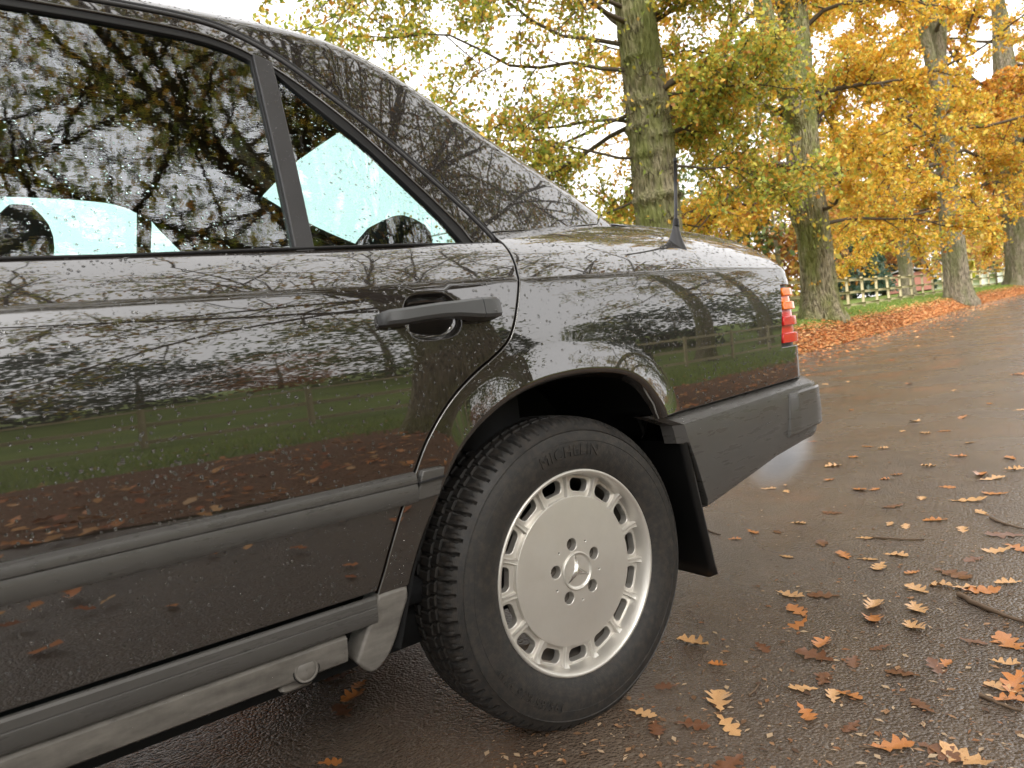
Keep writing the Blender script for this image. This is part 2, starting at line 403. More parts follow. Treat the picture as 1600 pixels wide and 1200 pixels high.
litter('near_leaf_litter', 3200, lambda g, n: -16+42*g.random(n), lambda g, n, s: NEAR_EDGE+.1-5.8*np.abs(g.normal(0, .5, n)), .10, PAL_L, 4,
       label='orange fallen leaves on the verge beside the near road edge', cat='leaf litter')
litter('lane_leaf_scatter', 150, lambda g, n: -6+6*g.random(n), lambda g, n, s: -3.2+1.5*g.random(n), .075, PAL_L, 9, .3, .004,
       label='fallen leaves on the near lane mirrored low in the rear door', cat='leaf litter')
def grass(name, n, sfun, lfun, hgt, seed, label):
    g = np.random.default_rng(seed)
    s = sfun(g, n); l = lfun(g, n, s); X, Y = xy(s, l); Z = ground_sl(s, l)-.015
    c = np.stack([X, Y, Z], -1); a = g.random(n)*2*np.pi; h = hgt*(.5+g.random(n))
    wv = np.stack([np.cos(a), np.sin(a), 0*a], -1)*.006*(1+s/25)[:, None]
    tip = np.stack([g.normal(0, .35, n)*h, g.normal(0, .35, n)*h, h], -1)
    V = np.stack([c-wv, c+wv, c+tip*.6+wv*.7, c+tip], 1).reshape(-1, 3)
    b = np.arange(n)[:, None]*4
    T = np.concatenate([b+np.array([0, 1, 2]), b+np.array([0, 2, 3])], 0)
    C = np.array([(.17, .27, .04), (.26, .36, .06), (.34, .38, .08), (.11, .19, .03)])[g.integers(0, 4, n)]*(.7+.5*g.random((n, 1)))
    return tag(mk(name, V, T, None, MATS['leaf'], None, True, col=np.repeat(C, 4, 0)), label, 'grass', None, 'stuff')
grass('verge_grass', 48000, lambda g, n: -6+76*g.random(n)**1.1, lambda g, n, s: far_edge(s)+.55+2.6*g.random(n)**1.2, .055, 5, 'bright green grass on the bank between the leaves and the fence')
grass('near_grass', 16000, lambda g, n: -14+36*g.random(n), lambda g, n, s: NEAR_EDGE-5-5*g.random(n), .12, 6, 'green grass on the near side of the road by the paddock fence')

# ------------------------------------------------------------------ trees
def unit(v): v = np.asarray(v, float); return v/(np.linalg.norm(v)+1e-9)
def path(g, p0, d0, length, n, wig, up=0.):
    pts = [np.array(p0, float)]; d = unit(d0); st = length/n
    for i in range(n):
        d = unit(d+g.normal(0, wig, 3)+np.array([0, 0, up/n])); pts.append(pts[-1]+d*st)
    return np.array(pts)
LEAF6 = [(-.5, 0, 0), (-.12, -.30, .10), (.22, -.26, .05), (.5, 0, -.05), (.22, .26, .05), (-.12, .30, .10)]
def leaf_cloud(g, C, size, pal, n_shape, bright=.45, gravity=.0):
    n = len(C); L = size*(.6+.75*g.random(n))
    d = g.normal(0, 1, (n, 3)); d[:, 2] -= gravity; d /= np.linalg.norm(d, axis=1)[:, None]
    q = g.normal(0, 1, (n, 3)); q[:, 2] += .9
    t = np.cross(q, d); t /= np.linalg.norm(t, axis=1)[:, None]+1e-9; q = np.cross(d, t)
    if n_shape == 6:
        V = np.stack([C+L[:, None]*(p[0]*d+p[1]*t+p[2]*q) for p in LEAF6], 1); b = np.arange(n)[:, None]*6
        T = np.concatenate([b+np.array(k) for k in ([0, 1, 5], [1, 4, 5], [1, 2, 4], [2, 3, 4])], 0)
    else:
        P4 = [(-.5, 0, 0), (0, -.32, .1), (.5, 0, 0), (0, .32, .1)]
        V = np.stack([C+L[:, None]*(p[0]*d+p[1]*t+p[2]*q) for p in P4], 1); b = np.arange(n)[:, None]*4
        T = np.concatenate([b+np.array(k) for k in ([0, 1, 2], [0, 2, 3])], 0)
    return V.reshape(-1, 3), T, n_shape if n_shape == 6 else 4
def leaf_cols(g, n, pal, wts, clump=None):
    pal = np.array(pal); wts = np.array(wts, float); wts /= wts.sum()
    i = g.choice(len(pal), n, p=wts)
    return pal[i]*(.72+.5*g.random((n, 1)))
GREENY = [(.26, .33, .055), (.42, .45, .07), (.60, .51, .08), (.68, .41, .06), (.56, .25, .05), (.17, .22, .04)]
YELLOW = [(.72, .52, .07), (.76, .46, .05), (.64, .33, .04), (.58, .52, .08), (.38, .42, .07), (.52, .21, .04)]
ORANGE = [(.70, .35, .05), (.62, .26, .045), (.66, .40, .06), (.42, .16, .04), (.45, .38, .07), (.36, .20, .06)]
def trunk_mesh(g, pts, rad, n=72, ridge=.06, flare=.45, bumps=()):
    P = catmull(pts, 26); r = catmull(np.array(rad)[:, None], 26)[:, 0]
    h = np.linalg.norm(np.diff(P, axis=0), axis=1); h = np.concatenate([[0], np.cumsum(h)])
    T, A, Bn = frames(P); a = np.linspace(0, 2*np.pi, n, endpoint=False)
    ph = g.random(6)*6.28
    rr = np.ones((len(P), n))
    for f_, am in ((7, .5), (11, .5), (19, .8), (29, .8)):
        rr += ridge*am*np.sin(f_*a[None]+ph[f_ % 6]+1.3*np.sin(h[:, None]*1.7+ph[f_ % 5]))*.6
    rr += .05*np.sin(2*a[None]+ph[0]+h[:, None]*.4)+.04*np.sin(3*a[None]+ph[1]-h[:, None]*.5)
    rr += flare*np.exp(-np.maximum(h[:, None]-(.45 if flare else 0), 0)/.45)*(1+.55*np.sin(5*a[None]+ph[2]))
    rr += .012*g.normal(0, 1, rr.shape)
    for hb, ab, sz, am in bumps:
        da = np.angle(np.exp(1j*(a[None]-ab)))
        rr += am*np.exp(-((h[:, None]-hb)/sz)**2-(da/.8)**2)*(1+.5*g.normal(0, 1, rr.shape))
    V = P[:, None]+(r[:, None]*rr)[..., None]*(np.cos(a)[None, :, None]*A[:, None]+np.sin(a)[None, :, None]*Bn[:, None])
    return V.reshape(-1, 3), grid_quads(len(P), n, close_m=True)
def oak(label, xyb, seed, height, r_base, limbs, pal, wts, nrand=10, crown_lo=3.0, spread=5.5, nl2=7, nl3=8, nleaf=14, lsize=.11,
        stems=(), bumps=(), group=None, barkm='bark_near', shape=6, moss=False, top=None, leafr=.16, droop=-.25, avoid=None, short=None, lift=None):
    g = np.random.default_rng(seed)
    x, y = xyb; zb = float(ground(x, y))-.06
    root = tag(empty('oak_tree', (x, y, zb)), label, 'tree', group)
    tk = Acc(); br = Acc(); tw = []
    hts = np.linspace(0, 1, 8)
    pts = np.array([(g.normal(0, .05)*k*2, g.normal(0, .05)*k*2, height*k) for k in hts]); pts[0] = (0, 0, -.45)
    rad = r_base*np.interp(hts, [0, .1, .5, .8, 1], [1.0, .97, .84, .55, .25])
    V, Q = trunk_mesh(g, pts, rad, bumps=bumps); tk.add(V, Q)
    Pd = catmull(pts, 10); rd = catmull(rad[:, None], 10)[:, 0]
    for p, r in stems:
        V, Q = trunk_mesh(g, np.array(p, float), r, n=24, flare=0.); tk.add(V, Q)
    tk.build('trunk', MATS[barkm], root)
    L = []
    for (hz, az, ln, el, rr) in limbs: L.append((hz, az, ln, el, rr))
    for i in range(nrand):
        hz = crown_lo+(height-crown_lo)*g.random()**.9
        az_ = 360*(i*.382+.1*g.random()) % 360
        if avoid and hz < 11:
            dd_ = (az_-avoid[0]+180) % 360-180
            if abs(dd_) < avoid[1]: az_ = avoid[0]+math.copysign(avoid[1]+20*g.random(), dd_)
        ln_ = spread*(.75+.5*g.random())*(1-.45*(hz-crown_lo)/(height-crown_lo+.01))
        if short and hz < 10 and abs((az_-short[0]+180) % 360-180) < short[1]: ln_ = min(ln_, short[2])
        L.append((hz, az_, ln_, -5+45*g.random(), r_base*(.09+.07*g.random())))
    leafC = []
    for hb, ab, sz, am in bumps:                                   # burrs bristle with short twigs and a few leaves
        k = int(np.argmin(np.abs(Pd[:, 2]-hb)))
        for q in range(16):
            aa = ab+g.normal(0, .55); dr = np.array([math.sin(aa), math.cos(aa), .15+.5*g.normal()]); s0_ = Pd[k]+np.array([math.sin(aa), math.cos(aa), 0])*rd[k]*.98+np.array([0, 0, g.normal(0, sz)])
            p3 = path(g, s0_, dr, .10+.22*g.random(), 3, .35, .2); V, Q = tube(p3, [.009, .007, .005, .003], 4); br.add(V, Q)
            if q % 3 == 0: leafC.append(p3[-1]+g.normal(0, .05, (2, 3)))
    for (hz, az, ln, el, rr) in L:
        k = int(np.argmin(np.abs(Pd[:, 2]-hz))); p0 = Pd[k]
        a, e = R(az), R(el); d = np.array([math.cos(a)*math.cos(e), math.sin(a)*math.cos(e), math.sin(e)])
        p = path(g, p0+d*rd[k]*.6, d, ln, 9, .19 if not lift else .11, droop*.6)
        if lift:                                                   # trimmed to stay above the camera's view, unseen except in reflections
            low = lambda q: (q[1]+y > -5.2) and (q[2]+zb < (.76+lift*math.hypot(q[0]+x+.9, q[1]+y+1.9) if math.atan2(q[1]+y+1.9, q[0]+x+.9) > .24 else 4.0))
            bad = [i for i in range(10) if low(p[i])]
            if bad and bad[0] < 3: continue
            if bad: p = p[:bad[0]]; p = np.array([p[0]+0]+[np.array([np.interp(t_, np.linspace(0, 1, len(p)), p[:, c_]) for c_ in range(3)]) for t_ in np.linspace(0, 1, 10)[1:]])
        r = rr*np.interp(np.linspace(0, 1, 10), [0, .15, 1], [1.25, 1, .22])
        V, Q = tube(p, r, 9); br.add(V, Q)
        n2_ = int(nl2*max(1, ln/6.5))
        for j in range(n2_):
            t = .22+.78*(j+g.random())/n2_; q0 = p[0]+0; i0 = min(int(t*9), 8); q0 = p[i0]+(p[i0+1]-p[i0])*(t*9-i0)
            dm = unit(p[i0+1]-p[i0]); d2 = unit(dm*.75+g.normal(0, .62, 3)*np.array([1, 1, .75]))
            l2 = (.9+1.5*g.random())*(ln/5)**.5; p2 = path(g, q0, d2, l2, 5, .2, droop)
            if lift and any(low(q) for q in p2): continue
            V, Q = tube(p2, rr*.30*np.linspace(1, .2, 6)+.004, 5); br.add(V, Q)
            for m_ in range(nl3):
                t2 = .15+.85*(m_+g.random())/nl3; i2 = min(int(t2*5), 4); w0 = p2[i2]+(p2[i2+1]-p2[i2])*(t2*5-i2)
                d3 = unit(unit(p2[i2+1]-p2[i2])*.6+g.normal(0, .7, 3)); p3 = path(g, w0, d3, .35+.5*g.random(), 2, .25, -.25)
                if lift and any(low(q) for q in p3): continue
                V, Q = tube(p3, [.008, .005, .003], 3); br.add(V, Q)
                tt = g.random(nleaf)*2; ii = np.minimum(tt.astype(int), 1)
                leafC.append(p3[ii]+(p3[ii+1]-p3[ii])*(tt-ii)[:, None]+g.normal(0, leafr*.6, (nleaf, 3)))
    br.build('branches', MATS['twig_bark' if not moss else 'twig_bark'], root)
    C = np.vstack(leafC); V, T, kk = leaf_cloud(g, C, lsize, pal, shape, gravity=.3)
    # colour drifts in patches through the crown as it turns
    f = .5+.5*np.sin(C[:, 0]*.9+seed)*np.sin(C[:, 1]*.8+2*seed)*np.sin(C[:, 2]*1.1)
    col = leaf_cols(g, len(C), pal, wts); sel = g.random(len(C)) < f*.6
    col[sel] = leaf_cols(g, int(sel.sum()), pal[:3], (1, 1, 1))
    mk('crown', V, T, None, MATS['leaf'], root, False, col=np.repeat(col, kk, 0))
    return root
def place(px, depth):
    d = fw*1.0+rt*((px-800)/1110.0); return CAM_P.x+d.x*depth, CAM_P.y+d.y*depth
GR_FAR = 'oaks along the far side of the road'
GR_NEAR = 'oaks along the near side of the road'
# four trunks in view, nearest first
oak('massive upright oak with knobbly twig rings on its trunk behind the aerial', (10.94, 8.17), 21, 13.5, .47,
    [(4.9, 350, 2.8, 12, .05), (5.6, 160, 6.0, 15, .04), (6.2, 140, 6.5, 8, .04), (7.4, 150, 7, 10, .045), (4.9, 135, 5.5, 2, .035), (8.3, 145, 7.5, 8, .045), (7.0, 165, 7, 2, .04), (4.2, 60, 4, 5, .05), (6.5, 20, 3.5, 20, .05), (3.9, 150, 4.6, 0, .028), (3.2, 140, 4.6, -8, .025), (6.6, 175, 6.5, 12, .045), (4.6, 120, 5, 4, .035), (3.6, 300, 2.4, -6, .03), (5.0, 290, 2.6, 0, .035)],
    GREENY, (1.6, 4, 5, 4.5, 2, .8), nrand=20, crown_lo=3.6, spread=6.0, nl2=10, nl3=10, nleaf=30, lsize=.095, group=GR_FAR, avoid=(220, 55), short=(325, 60, 2.0),
    bumps=[(2.6, 3.6, .07, .22), (3.4, 4.6, .10, .2), (3.45, 3.2, .06, .22), (4.35, 4.2, .06, .2), (4.7, 3.3, .06, .25), (4.9, 5.0, .09, .18), (5.4, 3.9, .06, .2), (5.5, 5.1, .06, .2), (6.3, 4.4, .05, .2), (2.1, 5, .05, .2)])
oak('thick oak that forks into a heavy arching limb behind the boot', (19.18, 9.45), 33, 15, .50,
    [(4.5, 160, 5.0, 12, .07), (3.7, 158, 5.5, 2, .075), (4.0, 330, 4.0, 5, .06), (5.4, 350, 4.5, 25, .08), (6.8, 10, 4.5, 10, .09), (3.3, 265, 3.5, -10, .05), (7, 100, 5, 15, .09), (6, 145, 5.5, 15, .1), (2.9, 320, 4.0, -4, .05)],
    YELLOW, (4, 4, 2, 2, 1.5, 1), nrand=20, crown_lo=3.6, spread=6.5, nl2=9, nl3=9, nleaf=28, lsize=.12, group=GR_FAR, avoid=(209, 50), short=(325, 55, 3.4),
    stems=[([(0.0, 0, 5.4), (-.5, -.1, 6.2), (-1.15, -.2, 7.2), (-1.7, -.2, 8.6), (-2.2, -.3, 11)], (.34, .33, .28, .22, .10)),
           ([(-.65, -.1, 6.3), (-1.6, -.3, 6.9), (-2.7, -.7, 6.5), (-3.6, -1.0, 5.7), (-4.2, -1.2, 4.8)], (.22, .19, .16, .12, .05))],
    bumps=[(3.6, 5.5, .35, .18), (2.4, 4.2, .2, .10), (.9, 4.6, .2, .12), (4.6, 5.6, .12, .15)])
oak('slimmer oak dividing into three upright stems in front of the fence', (38.14, 12.99), 47, 19, .52,
    [(6.8, 155, 6.5, 15, .10), (6.2, 150, 6.5, 5, .10), (9.2, 150, 6, 18, .11), (8.6, 20, 6, 20, .1), (7.0, 10, 6, 15, .1), (5.5, 340, 4, -5, .06), (4.8, 140, 6, -4, .06)],
    YELLOW, (3, 4, 3, 2, 1.5, 1.6), nrand=22, crown_lo=4.2, spread=7.5, nl2=9, nl3=9, nleaf=24, lsize=.17, group=GR_FAR, shape=4, avoid=(201, 45),
    stems=[([(0, 0, 8.6), (-.45, -.1, 10), (-1.0, -.1, 12), (-1.9, 0, 15)], (.34, .3, .26, .15)), ([(0, 0, 9), (.7, .1, 10.6), (1.3, .2, 12.5), (2.4, .2, 16)], (.28, .24, .2, .12))], barkm='bark_far')
oak('broad oak with dark mossy foot at the far end of the fence', (58.48, 16.56), 59, 22, .95,
    [(11, 190, 8, 5, .16), (9.5, 185, 8, 0, .14), (13, 200, 8, 10, .16), (8.5, 20, 6, 10, .12), (12.5, 180, 9, 25, .16)],
    ORANGE, (4, 4, 2, 2, 2, 1.5), nrand=22, crown_lo=6.5, spread=9, nl2=9, nl3=9, nleaf=17, lsize=.29, group=GR_FAR, shape=4, barkm='bark_far')
oak('smaller oak standing inside the paddock behind the fence', (52.0, 21.5), 61, 15, .45, [(6, 180, 5, 5, .1)], YELLOW, (2, 3, 3, 3, 2, 1), nrand=16, crown_lo=4.4, spread=6.5,
    nl2=8, nl3=7, nleaf=11, lsize=.32, group=GR_FAR, shape=4, barkm='bark_far')
# the row carries on behind the car's roof
oak('oak whose leafy twig tips hang above the car roof', place(-520, 13), 71, 12.5, .46, [(8.6, -37, 10.0, 3, .10), (7.8, -30, 9.5, 4, .09), (6, 200, 5, 10, .1)], GREENY, (2, 3, 4, 3, 2, 1), nrand=15,
    crown_lo=6.4, spread=4.6, nl2=8, nl3=7, nleaf=11, lsize=.12, group=GR_FAR)
# near-side row: seen in the car's paint and windows
oak('big oak on the near verge mirrored in the rear door', (3.6, -6.9), 83, 14, .55,
    [(5.6, 45, 8, 8, .08), (6.2, 35, 9, 8, .08), (5.8, 58, 8, 4, .07), (6.6, 25, 9, 10, .08), (7.2, 42, 9, 12, .08), (7.6, 78, 9, 10, .08), (8.4, 66, 10, 10, .08), (9.2, 82, 10, 8, .08), (6.9, 62, 8, 8, .07), (8.0, 90, 9, 6, .07), (6.6, 85, 10, 14, .09), (7.4, 70, 10.5, 14, .085), (8.5, 95, 9, 18, .08), (7.0, 52, 9.5, 14, .08), (6.4, 118, 10.5, 14, .10), (7.2, 135, 11, 12, .09), (6.8, 100, 9.5, 12, .08), (7.6, 150, 11, 16, .09), (8.2, 112, 10, 20, .08), (4.6, 150, 7.0, 28, .15), (5.6, 120, 6.5, 35, .10), (6.0, 170, 7.5, 30, .10), (7, 95, 6, 35, .08), (6.6, 200, 6, 30, .08), (5.0, 60, 5, 20, .08), (4.2, 185, 6, 14, .06)],
    GREENY, (1.5, 2, 3, 4, 3, 2), nrand=18, crown_lo=4.4, spread=6.5, nl2=13, nl3=9, nleaf=10, lsize=.095, group=GR_NEAR, shape=4, lift=.72, droop=-.05)
oak('oak on the near verge whose leaning trunk mirrors in the rear wing', (18.5, -11.8), 89, 13, .40, [(6.4, 160, 5, 12, .14), (6.8, 20, 5, 14, .14)],
    GREENY, (2, 3, 3, 3, 2, 2), nrand=15, crown_lo=6.6, spread=6, nl2=8, nl3=7, nleaf=11, lsize=.14, group=GR_NEAR, shape=4)
oak('oak farther along the near verge mirrored beside the tail lamp', (28.0, -13.0), 97, 13, .42, [(6.4, 160, 5, 12, .14)],
    YELLOW, (2, 3, 3, 3, 2, 2), nrand=13, crown_lo=6.6, spread=5.5, nl2=8, nl3=6, nleaf=9, lsize=.16, group=GR_NEAR, shape=4)
oak('oak on the near verge standing ahead of the car', (-6.2, -8.6), 101, 13, .5, [(5, 30, 6, 25, .15), (6, 60, 6, 30, .15), (6.5, 55, 11, 12, .09), (7.4, 40, 11, 14, .08), (7, 70, 10, 14, .08)],
    GREENY, (2, 3, 3, 3, 2, 2), nrand=14, crown_lo=4.6, spread=6, nl2=13, nl3=9, nleaf=10, lsize=.095, group=GR_NEAR, shape=4, lift=.72, droop=-.05)

def far_tree(name, label, x, y, h, rx, pal, seed, group, lsize=.45, n=3200, conifer=False, lo=.12):
    g = np.random.default_rng(seed); zb = float(ground(x, y))-.1
    root = tag(empty(name, (x, y, zb)), label, 'tree', group)
    tk = Acc(); P = np.array([(0, 0, 0), (.1, 0, h*.3), (0, .1, h*.6), (.1, 0, h*.95)]); V, Q = tube(catmull(P, 4), np.linspace(.30, .05, 13)*h/14, 10); tk.add(V, Q)
    for i in range(7):
        a = g.random()*6.28; z0 = h*(.25+.5*g.random()); d = np.array([math.cos(a), math.sin(a), .5])
        V, Q = tube(path(g, (0, 0, z0), d, rx*.9, 5, .15), np.linspace(.09, .02, 6)*h/14, 6); tk.add(V, Q)
    tk.build('trunk', MATS['bark_far'], root)
    if conifer:
        z = h*(lo+(1-lo)*g.random(n)**1.3); r = rx*(1-(z/h-lo)/(1-lo))*(.35+.65*g.random(n)**.5)+.15; a = g.random(n)*6.28
        tier = .12*h*np.sin(z*2.6+a*.0); C = np.stack([r*np.cos(a), r*np.sin(a), z-.25*r], -1)
    else:
        nc = 46; cz = lo+(1-lo)*g.random(nc); ca = g.random(nc)*6.28; cr = rx*np.sqrt(np.maximum(.05, 1-((cz-.55)/.55)**2))*(.3+.7*g.random(nc)**.5)
        cc = np.stack([cr*np.cos(ca), cr*np.sin(ca), cz*h], -1); ci = g.integers(0, nc, n)
        C = cc[ci]+g.normal(0, 1, (n, 3))*np.array([.20, .20, .13])*rx
        C[:, 2] = np.maximum(C[:, 2], h*lo*.7)
    V, T, kk = leaf_cloud(g, C, lsize, pal, 4); col = leaf_cols(g, len(C), pal, np.ones(len(pal)))
    mk('crown', V, T, None, MATS['leaf'], root, False, col=np.repeat(col, kk, 0)); return root
HAZYG = [(.075, .13, .09), (.10, .16, .11), (.06, .11, .08), (.14, .19, .11)]  # far fir and hedge greens, lightened: distance haze put into the colour
DEEPG = [(.045, .08, .055), (.06, .10, .06), (.04, .065, .05), (.085, .11, .06)]
MIDG = [(.10, .15, .05), (.16, .20, .06), (.07, .11, .04), (.24, .24, .07)]
GOLD = [(.55, .36, .07), (.60, .28, .06), (.42, .20, .06), (.50, .42, .10)]
RUST = [(.45, .19, .06), (.36, .14, .05), (.50, .26, .08), (.28, .12, .05)]
spec = [('fir_tree', 'dark blue green fir behind the fence beyond the forked oak', 1340, 75, 16, 4.5, HAZYG, True), ('fir_tree', 'blue green fir beyond the shed roof', 1405, 85, 14, 5, HAZYG, True),
        ('autumn_tree', 'low orange tree behind the near end of the fence', 1335, 82, 11, 5, RUST, False), ('autumn_tree', 'golden tree filling the gap between the middle oaks', 1395, 88, 15, 7, GOLD, False),
        ('autumn_tree', 'yellow tree behind the boot lid corner', 1235, 70, 15, 6, GOLD, False), ('autumn_tree', 'rusty tree low behind the boot', 1190, 75, 12, 5, RUST, False),
        ('autumn_tree', 'pale golden tree at the end of the paddock', 1545, 110, 15, 8, GOLD, False), ('fir_tree', 'grey green fir at the end of the paddock', 1515, 120, 15, 7, HAZYG, True),
        ('green_tree', 'green tree far behind the paddock at the roadside', 1620, 130, 18, 9, MIDG, False), ('autumn_tree', 'russet tree beyond the yellow panel', 1575, 125, 13, 7, RUST, False),
        ('autumn_tree', 'tall golden tree behind the forked oak', 1290, 90, 24, 9, GOLD, False), ('green_tree', 'green and yellow tree between the aerial and the forked oak', 1130, 75, 20, 8, MIDG, False),
        ('autumn_tree', 'amber tree behind the slimmer oak', 1460, 80, 20, 8, GOLD, False),
        ('green_tree', 'rounded green tree hidden behind the boot lid', 880, 78, 9, 5, MIDG, False), ('autumn_tree', 'rusty tree hidden behind the rear pillar', 640, 84, 8, 5, RUST, False), ('fir_tree', 'dark fir hidden behind the cabin', 380, 90, 9, 4, HAZYG, True)]
for i, (nm, lb, px, dp, h, rx, pal, con) in enumerate(spec):
    X, Y = place(px, dp); far_tree(nm, lb, X, Y, h, rx, pal, 200+i, 'trees behind the far fence', .42 if dp < 70 else .6, 4200, con, .10)
# far side of the paddock behind the camera (mirrored in the door)
k_ = 0
for i in range(17):
    a = R(-172+i*10.2); d = 48+14*math.sin(i*2.1); X, Y = -1+d*math.cos(a), -4+d*math.sin(a)
    con = i % 6 == 0; pal = {8: DEEPG, 9: DEEPG, 10: RUST, 11: MIDG}.get(i, [DEEPG, MIDG, DEEPG, MIDG, GOLD, DEEPG][i % 6])
    h = (15+2.0*math.sin(i*1.7+1)) if i < 12 else 8.5+1.5*math.sin(i*1.7)
    far_tree('fir_tree' if con else 'hedgerow_tree', {8: 'deep green tree', 9: 'shady green tree', 10: 'russet tree', 11: 'mid green tree'}.get(i, ['dark tree', 'green tree', 'sombre tree', 'dull green tree', 'golden tree', 'deep green tree'][i % 6])+' number %s along the hedge across the near paddock' % ['one', 'two', 'three', 'four', 'five', 'six', 'seven', 'eight', 'nine', 'ten', 'eleven', 'twelve', 'thirteen', 'fourteen', 'fifteen', 'sixteen', 'seventeen'][i],
             X, Y, h, 7.0 if i < 12 else 4.8, pal, 300+i, 'trees across the near paddock', .6, 3400 if i < 12 else 1800, con, .03)
def hedge(label, s0, s1, l, h, wd, pal, seed, n):
    g = np.random.default_rng(seed); x0, y0 = xy(s0, l); root = tag(empty('hedge', (x0, y0, float(ground(x0, y0)))), label, 'hedge')
    s = s0+(s1-s0)*g.random(n); ph = g.random(4)*6; top = h*(.75+.18*np.sin(s*.31+ph[0])+.12*np.sin(s*.9+ph[1])+.08*np.sin(s*2.3+ph[2]))
    t = g.random(n)**.6; ll_ = l+wd*g.normal(0, .45, n)*np.sqrt(np.maximum(.05, 1-(t*.9)**2)); X, Y = xy(s, ll_); Z = ground_sl(s, ll_)+t*top
    C = np.stack([X-x0, Y-y0, Z-root.location.z], -1); V, T, kk = leaf_cloud(g, C, .34, pal, 4); P_ = np.array(pal)
    ci = (np.floor(s*.22+.6*np.sin(s*.8)).astype(int)*7) % len(P_); col = P_[np.where(g.random(n) < .6, ci, g.integers(0, len(P_), n))]*(.65+.6*g.random((n, 1)))
    mk('foliage', V, T, None, MATS['leaf'], root, False, col=np.repeat(col, kk, 0))
hedge('mixed autumn hedge at the back of the far paddock', -40, 135, 34, 2.5, 1.8, HAZYG+MIDG+RUST[:2]+GOLD[:1], 401, 60000)
# ------------------------------------------------------------------ post and rail fences
def fence(label, s0, s1, lfun, gap, hgt, seed):
    g = np.random.default_rng(seed); x0, y0 = xy(s0, lfun(s0))
    root = tag(empty('post_and_rail_fence', (x0, y0, float(ground(x0, y0)))), label, 'fence')
    inv = np.array(root.location)
    ps = np.arange(s0, s1, gap); pts = []
    for s in ps:
        x, y = xy(s, lfun(s)); z = float(ground(x, y)); pts.append((x, y, z))
        a = Acc(); box(a, (0, 0, hgt/2), (.065, .05, hgt/2+.05), rotz(math.atan2(US[1], US[0])+g.normal(0, .03)), .008)
        o = a.build('post', MATS['fence_wood'], root, False); o.location = np.array((x, y, z))-inv; o.rotation_euler = (g.normal(0, .015), g.normal(0, .015), 0)
    for p, q in zip(pts[:-1], pts[1:]):
        p = np.array(p); q = np.array(q); d = q-p; L = np.linalg.norm(d)
        for hz in (.15, .64, 1.13):
            a = Acc(); ex = d/L; ey = unit(np.cross((0, 0, 1), ex)); ez = np.cross(ex, ey)
            box(a, (0, 0, 0), (L/2+.02, .02, .048), np.stack([ex, ey, ez], 1), .004)
            o = a.build('rail', MATS['fence_wood'], root, False)
            o.location = (p+q)/2-inv+np.array([0, 0, hz*hgt/1.2])-ey*.071
    return root
fence('weathered post and rail fence running behind the far oaks', 17.0, 92.0, lambda s: float(far_edge(s))+2.55, 2.35, 1.2, 1)
fence('post and rail paddock fence on the near side mirrored in the doors', -14.0, 32.0, lambda s: -14.2-.04*s, 3.0, 1.08, 2)
# shed, yellow panel and pale boundary far beyond the fence
X, Y = place(1436, 78); Z = float(ground(X, Y))
sh = tag(empty('shed', (X, Y, Z)), 'low reddish shed with pale roof beyond the fence', 'shed')
a = Acc(); box(a, (0, 0, 1.0), (3.4, 2.0, 1.0), rotz(.4), .02); a.build('wall', MATS['shed_wall'], sh, False)
a = Acc(); c, s_ = math.cos(.22), math.sin(.22)
for sg in (-1, 1):
    rot = rotz(.4)@np.array([(1, 0, 0), (0, c, -sg*-s_), (0, sg*-s_, c)]); box(a, rotz(.4)@np.array((0, sg*1.1, 2.25)), (3.7, 1.25, .06), rot)
a.build('roof', MATS['shed_roof'], sh, False)
for k_ in (-1.6, 1.2):
    a = Acc(); box(a, rotz(.4)@np.array((k_, -2.02, .95)), (.5, .03, .9), rotz(.4), .01); a.build('door', MATS['pale_panel'], sh, False)
X, Y = place(1513, 80); Z = float(ground(X, Y))
yb = tag(empty('horse_box', (X, Y, Z)), 'yellow horse box standing beyond the fence', 'trailer')
rz_ = rotz(-.7)
a = Acc(); box(a, (0, 0, 1.75), (1.35, .9, .95), rz_, .08); a.build('body', MATS['yellow_panel'], yb, False)
a = Acc(); box(a, (0, 0, 2.75), (1.37, .92, .06), rz_, .02); a.build('roof', MATS['pale_panel'], yb, False)
for q in (-.5, .5):
    a = Acc(); V, Q, T = tube(np.array([rz_@np.array((q, -.99, .38)), rz_@np.array((q, -.78, .38))]), .38, 20, True); a.add(V, Q, T); a.build('wheel', MATS['rubber'], yb, False)
a = Acc(); box(a, (0, 0, .72), (1.3, .8, .1), rz_); a.build('chassis', MATS['underbody'], yb, False)
fb = empty('boundary_wall', (*place(1560, 100), float(ground(*place(1560, 100))))); tag(fb, 'long pale boundary wall at the back of the paddock', 'wall')
for i in range(12):
    a = Acc(); box(a, ((i-6)*2.4, 0, .8), (1.17, .1, .8), None, .02); o = a.build('panel', MATS['pale_panel'], fb, False); o.rotation_euler[2] = -.62

